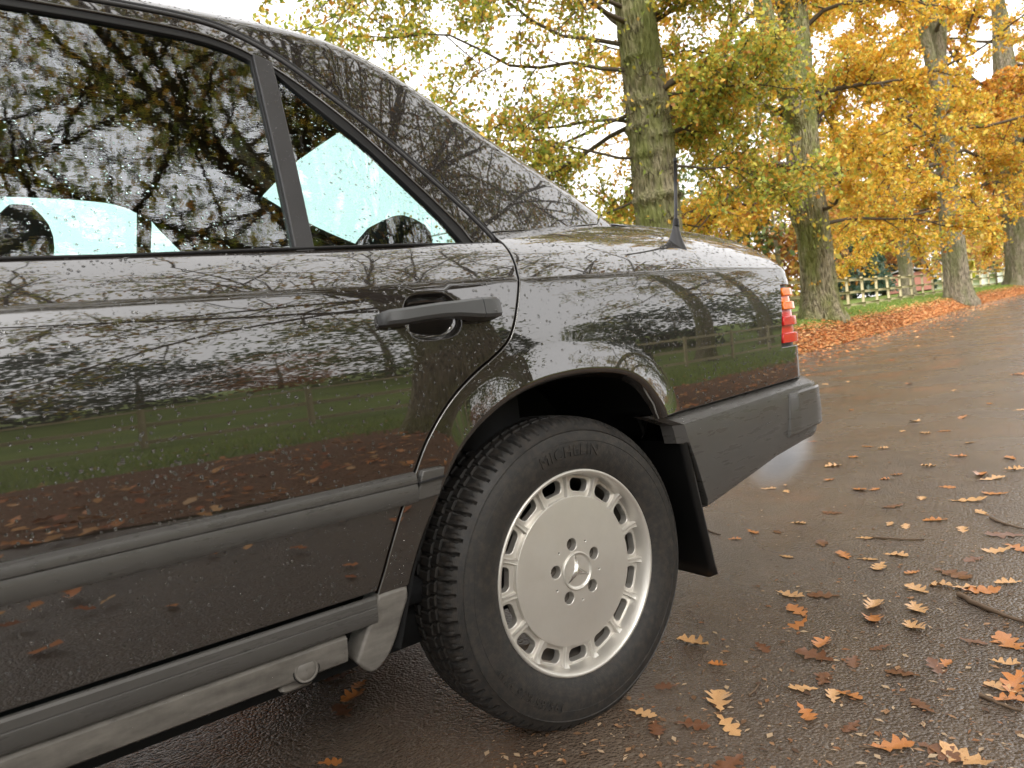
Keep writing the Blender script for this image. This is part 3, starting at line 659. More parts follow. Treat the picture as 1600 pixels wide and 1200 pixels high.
# ------------------------------------------------------------------ body surfaces of the car
# ---- body side surface: u runs along the car (rearward), s runs up the section
def _shoulder(n=400):
    t=np.linspace(0,1,n)[:,None]
    P=np.array([(.853,.890),(.803,.944),(.715,1.046),(.50,1.072)])
    c=(1-t)**3*P[0]+3*(1-t)**2*t*P[1]+3*(1-t)*t*t*P[2]+t**3*P[3]
    d=np.array([(1-k)*c[-1]+k*np.array([0,1.084]) for k in np.linspace(0.02,1,60)])
    c=np.vstack([c,d])
    L=np.concatenate([[0],np.cumsum(np.linalg.norm(np.diff(c,axis=0),axis=1))])
    return L,c
_SL,_SC=_shoulder()
S_CREASE=.64
S_MAX=S_CREASE+_SL[-1]
def sstep(a,b,x):
    t=np.clip((x-a)/(b-a),0,1); return t*t*(3-2*t)
def _cat(P,n=10):
    P=np.asarray(P,float);Q=np.vstack([2*P[0]-P[1],P,2*P[-1]-P[-2]]);o=[]
    for i in range(1,len(Q)-2):
        a,b,c,d=Q[i-1:i+3]
        for t in np.linspace(0,1,n,endpoint=False):
            o.append(.5*((2*b)+(-a+c)*t+(2*a-5*b+4*c-d)*t*t+(-a+3*b-3*c+d)*t**3))
    o.append(P[-1]);return np.array(o)
ARCH_PTS=np.array([(-.402,.335),(-.39,.399),(-.363,.459),(-.331,.516),(-.297,.569),(-.260,.613),(-.212,.651),(-.155,.680),(-.088,.698),(0,.7055),(.080,.701),(.147,.688),(.197,.662),(.232,.624),(.253,.592),(.275,.54),(.29,.47)])
ARCH=_cat(ARCH_PTS,8)
def arch_dist(x,z):
    sh=np.shape(x); p=np.stack([np.ravel(x),np.ravel(z)],1); A=ARCH[:-1]; D=ARCH[1:]-A; L=(D**2).sum(1)
    out=np.full(len(p),9.); near=(np.abs(p[:,0]+.06)<.55)&(p[:,1]<.9)
    q=p[near]
    if len(q):
        r=q[:,None]-A[None]; t=np.clip((r*D[None]).sum(-1)/L,0,1); e=r-t[...,None]*D[None]; d=np.sqrt((e**2).sum(-1)).min(1); out[near]=d
    return out.reshape(sh)
def B(u,s):
    u=np.asarray(u,float); s=np.asarray(s,float); u,s=np.broadcast_arrays(u,s)
    zl=s+.25; dz=zl-.75
    wl=np.where(dz<0,.872-.10*dz**2,.872-.97*np.maximum(dz,0)**2)
    ws=np.interp(s-S_CREASE,_SL,_SC[:,0]); zs=np.interp(s-S_CREASE,_SL,_SC[:,1])
    up=s>S_CREASE
    w=np.where(up,ws,wl); z=np.where(up,zs,zl)
    zb=z.copy()
    # plan shape
    r=.10;u1=.86
    q=np.maximum(0,np.minimum(u,u1)+.2)/1.06
    dw=.05*q**2
    a0=np.arctan(.0943); am=np.radians(84)
    ph=np.clip((u-u1)/r,0,am-a0)
    xx=np.where(u>u1,u1+r*(np.sin(a0+ph)-np.sin(a0)),u)
    dw=dw+r*(np.cos(a0)-np.cos(a0+ph))
    ex=np.maximum(0,u-u1-r*(am-a0))
    xx=xx+ex*np.cos(am); dw=dw+ex*np.sin(am)
    f=np.maximum(0,-2.25-u); dw=dw+.032*f**2
    w=w*(1-np.minimum(dw/.86,1))
    # height drift
    sh=-.008+.0155*(np.clip(u,-2.2,.5)+.9)/.9
    z=z+sh*sstep(.60,.86,zb)
    g=np.clip((zb-.89)/.17,0,1.1)
    z=z-(.15*np.maximum(0,xx-.42)**2+.11*(1-np.cos(ph)))*g
    # wheel arch flare
    for off in (0.,2.8):
        d=np.clip(1-arch_dist(xx+off,z)/.068,0,1)
        w=w+.0155*d**1.5*sstep(-.33,-.12,xx+off)*sstep(.40,.55,z)
    return xx,-w,z
def B_s_from_z(u,z):
    ss=np.linspace(0,S_MAX-.5,700)
    _,_,zz=B(np.full_like(ss,u),ss)
    return float(np.interp(z,zz,ss))
# ---- greenhouse: x along the car, v = height on the side, then arc over the roof edge
R_C=.07; BETA=np.radians(26); GAM=np.radians(4)
def zridge(x):
    a=1.468-.016*(x+1.0)**2
    b=1.294-.512*(x-.068)-.022*np.exp(-((x-.06)/.22)**2)
    c=1.46+.60*(x+1.66)
    k=.03
    return -k*np.log(np.exp(-a/k)+np.exp(-b/k)+np.exp(-c/k))
def wg(x,z):
    h=z-.972
    t=np.maximum(0,x+.30)/.7; f=np.maximum(0,-1.75-x)/.7
    return .765-.36*h-.12*h*h-.135*t**1.5-.07*f**2
def G(x,v):
    x=np.asarray(x,float);v=np.asarray(v,float);x,v=np.broadcast_arrays(x,v)
    z1=zridge(x)-R_C*(np.cos(GAM)-np.sin(BETA))
    b=np.arctan(.36+.24*(np.minimum(v,z1)-.972))
    vs=np.minimum(v,z1)
    w=wg(x,vs); z=vs.copy()
    b1=np.arctan(.36+.24*(z1-.972))
    am=np.pi/2-GAM-b1
    ph=np.clip((v-z1)/R_C,0,am)
    w=w-R_C*(np.cos(b1)-np.cos(b1+ph)); z=z+R_C*(np.sin(b1+ph)-np.sin(b1))
    ex=np.maximum(0,v-z1-R_C*am)
    wt=w-0
    fr=np.where(wt>1e-6,np.clip(ex/np.maximum(wt,1e-6),0,1),0)
    z=z+np.tan(GAM)*wt*.5*(1-(1-fr)**2)
    w=wt*(1-fr)
    return x,-w,z
def G_top(x):
    x=np.asarray(x,float)
    z1=zridge(x)-R_C*(np.cos(GAM)-np.sin(BETA)); b1=np.arctan(.36+.24*(z1-.972))
    L=R_C*(np.pi/2-GAM-b1)
    w=wg(x,z1)-R_C*(np.cos(b1)-np.cos(b1+np.pi/2-GAM-b1))
    return z1,z1+L,w

# ------------------------------------------------------------------ panel builder: cuts a shaped panel out of a surface
def poly_in(P, loop):
    x, y = P[:, 0], P[:, 1]; ins = np.zeros(len(P), bool); j = len(loop)-1
    for i in range(len(loop)):
        xi, yi = loop[i]; xj, yj = loop[j]
        if yi != yj:
            c = ((yi > y) != (yj > y)) & (x < (xj-xi)*(y-yi)/(yj-yi)+xi); ins ^= c
        j = i
    return ins
def resample(loop, h):
    loop = np.asarray(loop, float); out = []
    for a, b in zip(loop, np.roll(loop, -1, 0)):
        n = max(1, int(math.ceil(np.linalg.norm(b-a)/h)))
        for k in range(n): out.append(a+(b-a)*k/n)
    return np.array(out)
def area2(L): x, y = L[:, 0], L[:, 1]; return float(np.sum(x*np.roll(y, -1)-y*np.roll(x, -1)))
def inset_loop(L, d):
    if area2(L) < 0: L = L[::-1]
    e = np.roll(L, -1, 0)-L; n = np.stack([-e[:, 1], e[:, 0]], 1); n /= np.linalg.norm(n, axis=1)[:, None]+1e-12
    m = n+np.roll(n, 1, 0); m /= np.maximum(np.sum(m*n, 1), .45)[:, None]
    return L+d*m
def surf_pn(S, a, b, sgn=None):
    e = 1.5e-3
    P = np.stack(S(a, b), -1)
    da = np.stack(S(a+e, b), -1)-np.stack(S(a-e, b), -1); db = np.stack(S(a, b+e), -1)-np.stack(S(a, b-e), -1)
    N = np.cross(da, db); N /= np.linalg.norm(N, axis=1)[:, None]+1e-12
    return P, N
SAMPLES = []
def panel(name, S, loops, mt, parent, h=.02, depth=.015, rad=.0025, off=0., inset=.0, wet=None, label=None, rings=3):
    L0 = [np.asarray(l, float) for l in loops]
    L0[0] = L0[0] if area2(L0[0]) > 0 else L0[0][::-1]
    if inset: L0[0] = inset_loop(L0[0], inset)
    LL = [resample(l, h) for l in L0]
    lo, hi = LL[0].min(0), LL[0].max(0)
    gx, gy = np.meshgrid(np.arange(lo[0]+h*.5, hi[0], h), np.arange(lo[1]+h*.5, hi[1], h*.9))
    gx = gx+(np.arange(gx.shape[0]) % 2)[:, None]*h*.5
    Gp = np.stack([gx.ravel(), gy.ravel()], 1)
    ins = poly_in(Gp, LL[0])
    for l in LL[1:]: ins &= ~poly_in(Gp, l)
    allb = np.vstack(LL)
    Gp = Gp[ins]
    if len(Gp):
        dm = np.full(len(Gp), 9.)
        for i in range(0, len(allb), 200): dm = np.minimum(dm, np.sqrt(((Gp[:, None]-allb[None, i:i+200])**2).sum(-1)).min(1))
        Gp = Gp[dm > h*.55]
    verts = [Vector(v) for v in np.vstack([allb, Gp])]
    edges = []; k = 0
    for l in LL:
        n = len(l); edges += [(k+i, k+(i+1) % n) for i in range(n)]; k += n
    vo, eo, fo, ov, oe, of = delaunay_2d_cdt(verts, edges, [], 0, 1e-7)
    UV = np.array([(v.x, v.y) for v in vo]); F = np.array([f for f in fo if len(f) == 3])
    cen = UV[F].mean(1); keep = poly_in(cen, LL[0])
    for l in LL[1:]: keep &= ~poly_in(cen, l)
    F = F[keep]
    P, N = surf_pn(S, UV[:, 0], UV[:, 1])
    sg = 1.0 if np.median(N[:, 1]) < 0 or abs(np.median(N[:, 1])) < .05 and np.median(N[:, 2]) > 0 else -1.0
    N = N*sg; P = P+off*N
    t = P[F]; fn = np.cross(t[:, 1]-t[:, 0], t[:, 2]-t[:, 0]); fl = (fn*N[F[:, 0]]).sum(1) < 0; F[fl] = F[fl][:, ::-1]
    if wet: SAMPLES.append((wet, P, N, F.copy(), parent))
    key = {}
    for i, v in enumerate(ov):
        for q in v: key[q] = i
    Vs, Ns, Qs = [P], [N], []; nb = len(P); k = 0
    for li, l in enumerate(LL):
        n = len(l); ids = np.array([key[k+i] for i in range(n)]); k += n
        p = P[ids]; nn = N[ids]; T = np.roll(p, -1, 0)-np.roll(p, 1, 0); T /= np.linalg.norm(T, axis=1)[:, None]+1e-12
        O = np.cross(T, nn)
        uvc = UV[ids]; 
        # outward test in parameter space
        e = np.roll(uvc, -1, 0)-np.roll(uvc, 1, 0); s_ = area2(l)
        ow = np.stack([e[:, 1], -e[:, 0]], 1)*(1 if s_ > 0 else -1)*(1 if li == 0 else -1)
        ow /= np.linalg.norm(ow, axis=1)[:, None]+1e-12
        q, _ = surf_pn(S, uvc[:, 0]+ow[:, 0]*.002, uvc[:, 1]+ow[:, 1]*.002)
        O *= np.sign(((q+off*nn-p)*O).sum(1))[:, None]
        prev = ids
        for kk in range(1, rings+2 if rings else 1):
            if kk <= rings:
                a = kk/rings*math.pi/2; pp = p+O*rad*math.sin(a)-nn*rad*(1-math.cos(a)); n2 = math.cos(a)*nn+math.sin(a)*O
            else: pp = p+O*rad-nn*(rad+depth); n2 = O
            cur = nb+np.arange(n); nb += n; Vs.append(pp); Ns.append(n2)
            Qs.append(np.stack([prev, cur, np.roll(cur, -1), np.roll(prev, -1)], 1)); prev = cur
    V = np.vstack(Vs); NN = np.vstack(Ns)
    Q = None
    if Qs:
        Q = np.vstack(Qs); t = V[Q]; fn = np.cross(t[:, 2]-t[:, 0], t[:, 3]-t[:, 1]); fl = (fn*NN[Q].sum(1)).sum(1) < 0; Q[fl] = Q[fl][:, ::-1]
    o = mk(name, V, F, Q, mt, parent, True, normals=NN)
    if label: o['label'] = label
    return o
def uz(pts): return np.array([(u, B_s_from_z(u, z)) for u, z in pts])
def mirror(o, parent=None):
    c = o.copy(); COL.objects.link(c); c.parent = parent if parent is not None else o.parent
    c.scale = (1, -1, 1); c.location = (o.location.x, -o.location.y, o.location.z); return c
def sweepB(name, us, prof, mt, parent, caps=True):
    rows = []
    for u in us:
        zz = np.array([p[1] for p in prof]); ss = np.array([B_s_from_z(u, z) for z in zz])
        P, N = surf_pn(B, np.full(len(ss), u), ss); N *= np.sign(-N[:, 1])[:, None]
        rows.append(P+N*np.array([p[0] for p in prof])[:, None])
    V = np.array(rows); n, m = V.shape[:2]; Q = grid_quads(n, m)
    T = []
    if caps: T = [(0, i, i+1) for i in range(1, m-1)]+[((n-1)*m, (n-1)*m+i+1, (n-1)*m+i) for i in range(1, m-1)]
    o = mk(name, V.reshape(-1, 3), np.array(T) if T else None, Q, mt, parent, False)
    bm = bmesh.new(); bm.from_mesh(o.data); bmesh.ops.recalc_face_normals(bm, faces=bm.faces); bm.to_mesh(o.data); bm.free()
    o.data.shade_smooth(); o.data.set_sharp_from_angle(angle=R(32))
    return o

car = tag(empty('saloon_car', (0, 0, 0)), 'dark metallic brown saloon car wet with rain, parked on the leafy road', 'car')
PAINT, TRIM, RUB, GREY, DIRTY, GLASS = (MATS[k] for k in ('paint', 'black_trim', 'rubber', 'grey_plastic', 'dirty_plastic', 'glass'))
# ---- outlines in car coordinates (metres: rearward, up)
GAP = catmull([(-.453, .399), (-.438, .43), (-.423, .464), (-.389, .536), (-.364, .579), (-.342, .617), (-.321, .645), (-.294, .675), (-.262, .703), (-.222, .730), (-.182, .752), (-.155, .769), (-.137, .785), (-.120, .811), (-.107, .839), (-.094, .869), (-.081, .900), (-.063, .930), (-.048, .960), (-.040, .984)], 5)
BELT = [(-.055, .990), (-.117, .988), (-.317, .982), (-.461, .977), (-.765, .968), (-1.115, .961)]
RECESS = catmull([(-.351, .850), (-.341, .868), (-.324, .879), (-.29, .881), (-.264, .880), (-.251, .874), (-.238, .858), (-.234, .838), (-.236, .820), (-.247, .806), (-.264, .798), (-.295, .796), (-.321, .798), (-.339, .806), (-.350, .824), (-.354, .838), (-.351, .850)], 4)[:-1]
# ---- rear door
door = panel('rear_door', B, [uz(np.vstack([[(-1.115, .399), (-.8, .399)], GAP, BELT])), uz(RECESS)], PAINT, car, h=.018, inset=.0085, wet='paint', label='wet dark rear door with rub strip and grey handle')
rec = uz(RECESS); P0, N0 = surf_pn(B, rec[:, 0], rec[:, 1]); N0 *= np.sign(-N0[:, 1])[:, None]; rows = []
cc = rec.mean(0)
for sc_, dp in ((1.0, .002), (.975, .006), (.93, .014), (.86, .021), (.72, .026), (.4, .028), (.02, .028)):
    q = cc+(rec-cc)*sc_; P_, N_ = surf_pn(B, q[:, 0], q[:, 1]); N_ *= np.sign(-N_[:, 1])[:, None]; rows.append(P_-N_*dp)
V = np.array(rows); mk('handle_recess', V.reshape(-1, 3), None, grid_quads(len(rows), len(rec), close_m=True), PAINT, door)
# handle bar: (x, gap under bar, outer face, bottom, top)
ST = [(-.398, .0, .010, .829, .846), (-.394, .0, .020, .826, .848), (-.385, .0, .028, .825, .849), (-.362, .0, .032, .8245, .8495), (-.345, .010, .034, .826, .850), (-.32, .016, .036, .8275, .8515), (-.29, .016, .037, .8285, .8535), (-.26, .014, .036, .828, .855), (-.236, .006, .035, .826, .857), (-.222, .0, .034, .8245, .858), (-.2055, .0, .033, .8235, .859)]
def handle_mesh(name, ST, parent):
    rows = []
    for x, o0, o1, zb, zt in ST:
        c = min(.005, (zt-zb)*.2)
        pr = [(o0, zb), (o1-c, zb), (o1, zb+c), (o1, zt-c), (o1-c, zt), (o0, zt)]
        ss_ = np.array([B_s_from_z(x, p[1]) for p in pr]); P_, N_ = surf_pn(B, np.full(len(pr), x), ss_); N_ *= np.sign(-N_[:, 1])[:, None]
        nm = N_.mean(0); nm /= np.linalg.norm(nm); rows.append(P_+nm*np.array([p[0] for p in pr])[:, None])
    V = np.array(rows); n, m = V.shape[:2]
    T = [(0, i, i+1) for i in range(1, m-1)]+[((n-1)*m, (n-1)*m+i+1, (n-1)*m+i) for i in range(1, m-1)]
    o = mk(name, V.reshape(-1, 3), np.array(T), grid_quads(n, m, close_m=True), MATS['handle_grey'], parent)
    bm = bmesh.new(); bm.from_mesh(o.data); bmesh.ops.recalc_face_normals(bm, faces=bm.faces); bm.to_mesh(o.data); bm.free()
    o.data.shade_smooth(); o.data.set_sharp_from_angle(angle=R(35)); return o
mat('handle_grey', (.055, .056, .057), .42, 0, .5)
handle_mesh('door_handle', ST, door)
handle_mesh('lock_housing', [(-.2045, 0, .033, .8235, .859), (-.19, 0, .032, .8235, .8595), (-.170, 0, .029, .824, .8595), (-.163, 0, .024, .826, .858), (-.160, 0, .012, .828, .856)], door)
STRIP = [(0, .5835), (.006, .583), (.0115, .579), (.0135, .572), (.0125, .5665), (.0095, .5655), (.0118, .5642), (.0135, .557), (.0125, .540), (.009, .534), (0, .533)]
sweepB('rub_strip', np.concatenate([np.linspace(-1.11, -.45, 30), np.linspace(-.44, -.371, 6)]), STRIP, GREY, door)
CLAD = [(0, .400), (.005, .3995), (.008, .396), (.0078, .384), (.0062, .3825), (.0078, .381), (.0075, .362), (.004, .356), (-.012, .353)]
sweepB('door_cladding', np.linspace(-1.11, -.462, 30), CLAD, GREY, door)
# ---- side window: frame, rubber, panes, divider
GUT = catmull([(-1.115, 1.427), (-.9, 1.430), (-.75, 1.431), (-.65, 1.4315), (-.57, 1.429), (-.51, 1.4215), (-.462, 1.404), (-.417, 1.378), (-.372, 1.343), (-.319, 1.291), (-.235, 1.212), (-.170, 1.147), (-.124, 1.100), (-.077, 1.050), (-.044, 1.011), (-.028, .988)], 5)
def off_line(Lp, d):
    T = np.gradient(Lp, axis=0); T /= np.linalg.norm(T, axis=1)[:, None]; return Lp+d*np.stack([-T[:, 1], T[:, 0]], 1)
GIN = off_line(GUT, -.013)
FRIN = catmull([(-1.06, 1.402), (-.9, 1.404), (-.75, 1.4045), (-.65, 1.4025), (-.57, 1.398), (-.515, 1.390), (-.466, 1.372), (-.422, 1.345), (-.366, 1.300), (-.308, 1.243), (-.269, 1.199), (-.208, 1.128), (-.165, 1.079), (-.121, 1.026), (-.104, .997)], 5)
frame = panel('window_frame', G, [np.vstack([[(-1.115, .962), (-1.06, .960)], FRIN, [(-.098, .988), (-.046, .992)], GIN[::-1][2:]])], PAINT, door, h=.012, depth=.02, rad=.003, wet='paint')
MAIN = np.vstack([[(-1.03, .945)], [(-.482, .958)], catmull([(-.456, 1.352), (-.49, 1.368), (-.531, 1.379), (-.574, 1.384), (-.65, 1.388), (-.75, 1.390), (-.9, 1.390), (-1.03, 1.388)], 4)])
QUAR = np.vstack([[(-.450, .960)], [(-.112, .972)], [(-.163, 1.046), (-.215, 1.108), (-.275, 1.180), (-.334, 1.241), (-.382, 1.291), (-.419, 1.333)]])
panel('window_rubber', G, [np.vstack([[(-1.062, .930)], [(-.09, .962)], FRIN[::-1], [(-1.062, 1.402)]]), MAIN, QUAR], RUB, door, h=.02, depth=.012, rad=.002, off=-.004)
wg_ = panel('window_glass', G, [inset_loop(MAIN, -.004)], GLASS, door, h=.04, depth=.002, rad=.0005, off=-.010, wet='glass', rings=1)
qg_ = panel('quarter_glass', G, [inset_loop(QUAR, -.004)], GLASS, door, h=.04, depth=.002, rad=.0005, off=-.010, wet='glass', rings=1)
panel('window_divider', G, [[(-.479, .960), (-.451, .961), (-.422, 1.349), (-.450, 1.361)]], TRIM, door, h=.02, depth=.012, rad=.003, off=.002, wet='paint')
V, Q, T = tube(np.stack([np.array(G(np.linspace(-1.11, -.075, 40), np.interp(np.linspace(-1.11, -.075, 40), [-1.115, -.765, -.461, -.117, -.06], [.957, .963, .973, .983, .986]))).T], 0)[0]+np.array([0, -.001, .002]), .0028, 6, True)
mk('waist_seal', V, T, Q, RUB, door)
# ---- roof with rear pillar, drip rail
def vtop(x, d=0.): z1, z2, w_ = G_top(x); return z2+d
def vmax(x): z1, z2, w_ = G_top(x); return z2+w_
GOUT = off_line(GUT, .004)
SEAM = [(-.043, 1.017), (.087, 1.029), (.265, 1.050), (.385, 1.066)]
rear_x = np.linspace(.46, -.115, 22); redge = [(x, float(vtop(x, .022+.075*min(1, max(0, (.46-x)/.12))))) for x in rear_x]
roof_poly = np.vstack([GOUT[:-4], SEAM, [(.455, float(vtop(.455, .0)))], redge, [(-.125, float(vmax(-.125))-.001)], [(x, float(vmax(x))-.001) for x in np.linspace(-.17, -1.62, 18)],
                       [(-1.66, float(vtop(-1.66, .03)))], [(-1.68, 1.39)], [(-1.5, 1.418)], [(-1.3, 1.424)]])
roof = panel('roof', G, [roof_poly], PAINT, car, h=.018, depth=.012, rad=.0025, wet='paint')
panel('pillar_base', G, [np.vstack([[(-.034, .972)], [(.12, .972)], [(.36, 1.01)], [(.52, 1.04)], [(.47, float(vtop(.47, .0)))], SEAM[::-1]])], PAINT, roof, h=.018, depth=.01, rad=.002, inset=.0055, wet='paint')
rl = np.stack(G(GUT[:, 0], GUT[:, 1]), -1); V, Q, T = tube(rl+np.array([0, .006, 0]), .0075, 8, True); mk('drip_channel', V, T, Q, RUB, roof)
rl2 = np.stack(G(off_line(GUT, -.005)[:, 0], off_line(GUT, -.005)[:, 1]), -1); V, Q, T = tube(rl2+np.array([0, .002, 0]), .004, 6, True); mk('drip_rail', V, T, Q, TRIM, roof)
gb = np.vstack([off_line(GUT, .022), off_line(GUT, -.03)[::-1]]); panel('gutter_backing', G, [gb], RUB, roof, h=.02, depth=.003, rad=.0005, off=-.016)
hl = panel('headliner', G, [roof_poly], MATS['headliner'], car, h=.03, depth=.005, rad=.001, off=-.035)
tx = np.linspace(.5, -.3, 40); tr_ = np.stack(G(tx, vtop(tx, .028)), -1); V, Q, T = tube(tr_, .006, 8, True); mk('screen_trim', V, T, Q, MATS['black_trim'], roof)
screen = panel('rear_screen', G, [np.vstack([[(x, float(vtop(x, .022))) for x in np.linspace(.50, -.16, 20)], [(x, float(vmax(x))) for x in np.linspace(-.16, .50, 20)]])], GLASS, car, h=.04, depth=.002, rad=.0005, off=-.004, wet='glass', rings=0)
wind = panel('windscreen', G, [np.vstack([[(x, float(vtop(x, .03))) for x in np.linspace(-1.68, -2.38, 16)], [(x, float(vmax(x))-.0005) for x in np.linspace(-2.38, -1.66, 16)]])], GLASS, car, h=.05, depth=.002, rad=.0005, off=-.004, rings=0)
# ---- rear wing
SB = float(np.interp(.66, _SC[::-1, 0], (S_CREASE+_SL)[::-1]))
ARCH_OUT = off_line(ARCH, .010)
LIGHT_F = [(.790, .688), (.832, .860)]
arch_seg = ARCH_OUT[(ARCH_OUT[:, 1] > .40) & ~((ARCH_OUT[:, 0] > .1) & (ARCH_OUT[:, 1] < .592))]
wing_poly = np.vstack([uz([(-.453, .3995), (-.402, .3995)]), uz(arch_seg), uz([(.263, .5855), (.413, .589), (.638, .596), (.842, .602), (.96, .604), (1.10, .605), (1.10, .688)]), uz([LIGHT_F[0], LIGHT_F[1]]), uz([(1.10, .862)]),
                       [(1.10, SB)], [(.455, SB)], [(-.02, SB)], uz([(-.038, 1.0)]), uz(GAP[::-1])])
wing = panel('rear_wing', B, [wing_poly], PAINT, car, h=.016, depth=.015, rad=.0025, inset=.0, wet='paint', label='wet rear wing with flared wheel arch')
# keep the shut line open: the wing edge stands back from the door by the gap
al = uz(ARCH_OUT[(ARCH_OUT[:, 1] > .395) & ~((ARCH_OUT[:, 0] > .1) & (ARCH_OUT[:, 1] < .58))]); P_, N_ = surf_pn(B, al[:, 0], al[:, 1]); N_ *= np.sign(-N_[:, 1])[:, None]
T_ = np.gradient(P_, axis=0); T_ /= np.linalg.norm(T_, axis=1)[:, None]; O_ = np.cross(T_, N_); O_ *= np.sign((O_*(np.array([-.05, 0, .4])-P_)*np.array([1, 0, 1])).sum(1))[:, None]
V = np.array([P_+O_*a_-N_*b_ for a_, b_ in ((0, 0), (.005, .0012), (.009, .005), (.0105, .011), (.0105, .030))]); mk('arch_lip', V.reshape(-1, 3), None, grid_quads(5, len(P_)), PAINT, wing)
panel('boot_lid', B, [np.array([(.47, SB+.005), (1.095, SB+.005), (1.095, S_MAX-.001), (.47, S_MAX-.001)])], PAINT, car, h=.03, depth=.012, rad=.0025, wet='paint')
panel('rear_panel', B, [np.vstack([uz([(1.105, .605)]), [(1.69, B_s_from_z(1.1, .605))], [(1.69, S_MAX-.01)], [(1.105, S_MAX-.01)]])], PAINT, car, h=.04, depth=.01, rad=.002)
# rub strip end and sill end in front of the wheel
panel('rub_strip_end', B, [uz([(-.376, .534), (-.328, .537), (-.311, .584), (-.357, .584)])], GREY, wing, h=.012, depth=.012, rad=.004, off=.0095, inset=.004)
panel('rub_strip_groove', B, [uz([(-.369, .5643), (-.318, .5663), (-.317, .5683), (-.368, .5663)])], RUB, wing, h=.012, depth=.004, rad=.0005, off=.0142)
panel('sill_end', B, [uz(np.vstack([catmull([(-.455, .3985), (-.402, .3985)], 2), catmull([(-.405, .377), (-.417, .353), (-.429, .325), (-.444, .300), (-.462, .283), (-.477, .278), (-.490, .286), (-.503, .303)], 3)]))], DIRTY, wing, h=.012, depth=.04, rad=.006, off=.004, inset=.005)
# ---- sill below the door with jacking cover
SILL = [(-.010, .353), (-.003, .350), (.001, .346), (.0, .322), (-.004, .308), (-.016, .3005), (-.10, .300)]
sill = sweepB('sill', np.linspace(-2.32, -.515, 60), SILL, DIRTY, car)
a = Acc(); pj = np.stack(B(np.array([-.583]), np.array([.07])), -1)[0]
def discmesh(prof, n=36):
    th = np.linspace(0, 2*np.pi, n, endpoint=False); V = np.array([[(r*math.cos(t), -o, r*math.sin(t)) for t in th] for r, o in prof]); return V.reshape(-1, 3), grid_quads(len(prof), n, close_m=True)
V, Q = discmesh([(.0185, -.01), (.0185, .0010), (.0176, .0014), (.0160, .0014), (.0152, .0002), (.0145, .0012), (.001, .0013)])
jc = mk('jacking_cover', V, None, Q, DIRTY, sill); jc.location = pj
V, Q = discmesh([(.0205, -.012), (.0205, .0002), (.0192, .0004)]); o = mk('cover_surround', V, None, Q, MATS['underbody'], sill); o.location = pj
tab = Acc(); box(tab, (0, .012, 0), (.026, .010, .010), None, .005); o = tab.build('sill_tab', DIRTY, sill, False); o.location = pj+np.array([-.012, .010, -.020])
# ---- bumper
def bump_zb(u): return np.interp(u, [.30, .38, .71, .88, 1.1, 1.8], [.335, .348, .408, .425, .43, .43])
BPROF = [(-.03, 0.), (-.012, 0.), (.004, .02), (.012, .10), (.019, .5), (.019, .685), (.019, .715), (.018, .84), (.0165, .885), (.013, .905), (-.012, .985), (-.018, 1.0), (-.035, 1.0)]
def bump_pt(u, o, f):
    r = .13; u1 = .90; q = max(0, min(u, u1)+.2)/1.06; dw = .05*q*q; a0 = .10; am = R(82)
    ph = min(max((u-u1)/r, 0), am-a0); x = min(u, u1)+r*(math.sin(a0+ph)-math.sin(a0)); dw += r*(math.cos(a0)-math.cos(a0+ph))
    ex = max(0, u-u1-r*(am-a0)); x += ex*math.cos(am); dw += ex*math.sin(am)
    an = (math.atan(.10*q) if u < u1 else a0+ph)
    wv = (.866)*(1-min(dw/.86, 1)); zt = np.interp(u, [.25, .84, 1.1], [.5835, .600, .603]); zb = bump_zb(u)
    return (x+o*math.sin(an), -(wv+o*math.cos(an)), zb+(zt-zb)*f)
def u_front(f): return np.interp(f, [0, .02, .60, .72, .885, .92, 1.0], [.386, .385, .334, .324, .314, .296, .262])
us_ = np.concatenate([np.linspace(0, 1, 40)[:-1]*(.86-.30)+.30, np.linspace(.86, 1.1, 22), np.linspace(1.13, 1.72, 16)])
rows = []
for i, u in enumerate(us_):
    row = []
    for o, f in BPROF:
        uf = float(u_front(f)); t = (u-.30)/(1.72-.30); uu = u if u > .7 else uf+(u-.30)*(.7-uf)/.4
        row.append(bump_pt(uu, o, f))
    rows.append(row)
cap = lambda f: float(np.interp(f, [0, .69, .71, 1], [0, .0, 1, .8]))
r1_ = [bump_pt(float(u_front(f))-.018*cap(f), o-.022*cap(f)-.006*(1-cap(f)), f) for o, f in BPROF]
r2_ = [bump_pt(float(u_front(f))-.020*cap(f)+.012*(1-cap(f)), o-.055, f) for o, f in BPROF]
rows.insert(0, r1_); rows.insert(0, r2_)
V = np.array(rows); n_, m_ = V.shape[:2]
bumper = mk('rear_bumper', V.reshape(-1, 3), None, grid_quads(n_, m_), GREY, car)
bm = bmesh.new(); bm.from_mesh(bumper.data); bmesh.ops.recalc_face_normals(bm, faces=bm.faces); bm.to_mesh(bumper.data); bm.free()
bumper.data.shade_smooth(); bumper.data.set_sharp_from_angle(angle=R(24)); bumper['label'] = 'grey moulded rear bumper with raised corner pad'
SAMPLES.append(('grey', None, None, bumper, car))
us2 = np.concatenate([np.linspace(.775, .90, 10), np.linspace(.91, 1.12, 18), np.linspace(1.14, 1.70, 10)])
PADP = [(.006, .20), (.026, .215), (.0295, .24), (.0305, .5), (.0295, .80), (.026, .83), (.006, .85)]
rows = [[bump_pt(u+(.035*(f-.85) if u < .78 else 0)-.0*f, o if i else o*.2, f) for o, f in PADP] for i, u in enumerate(us2)]
rows[1] = [bump_pt(us2[0]+.006+(.035*(f-.85)), o*.75, f) for o, f in PADP]
V = np.array(rows); n_, m_ = V.shape[:2]; pad = mk('corner_pad', V.reshape(-1, 3), None, grid_quads(n_, m_), GREY, bumper)
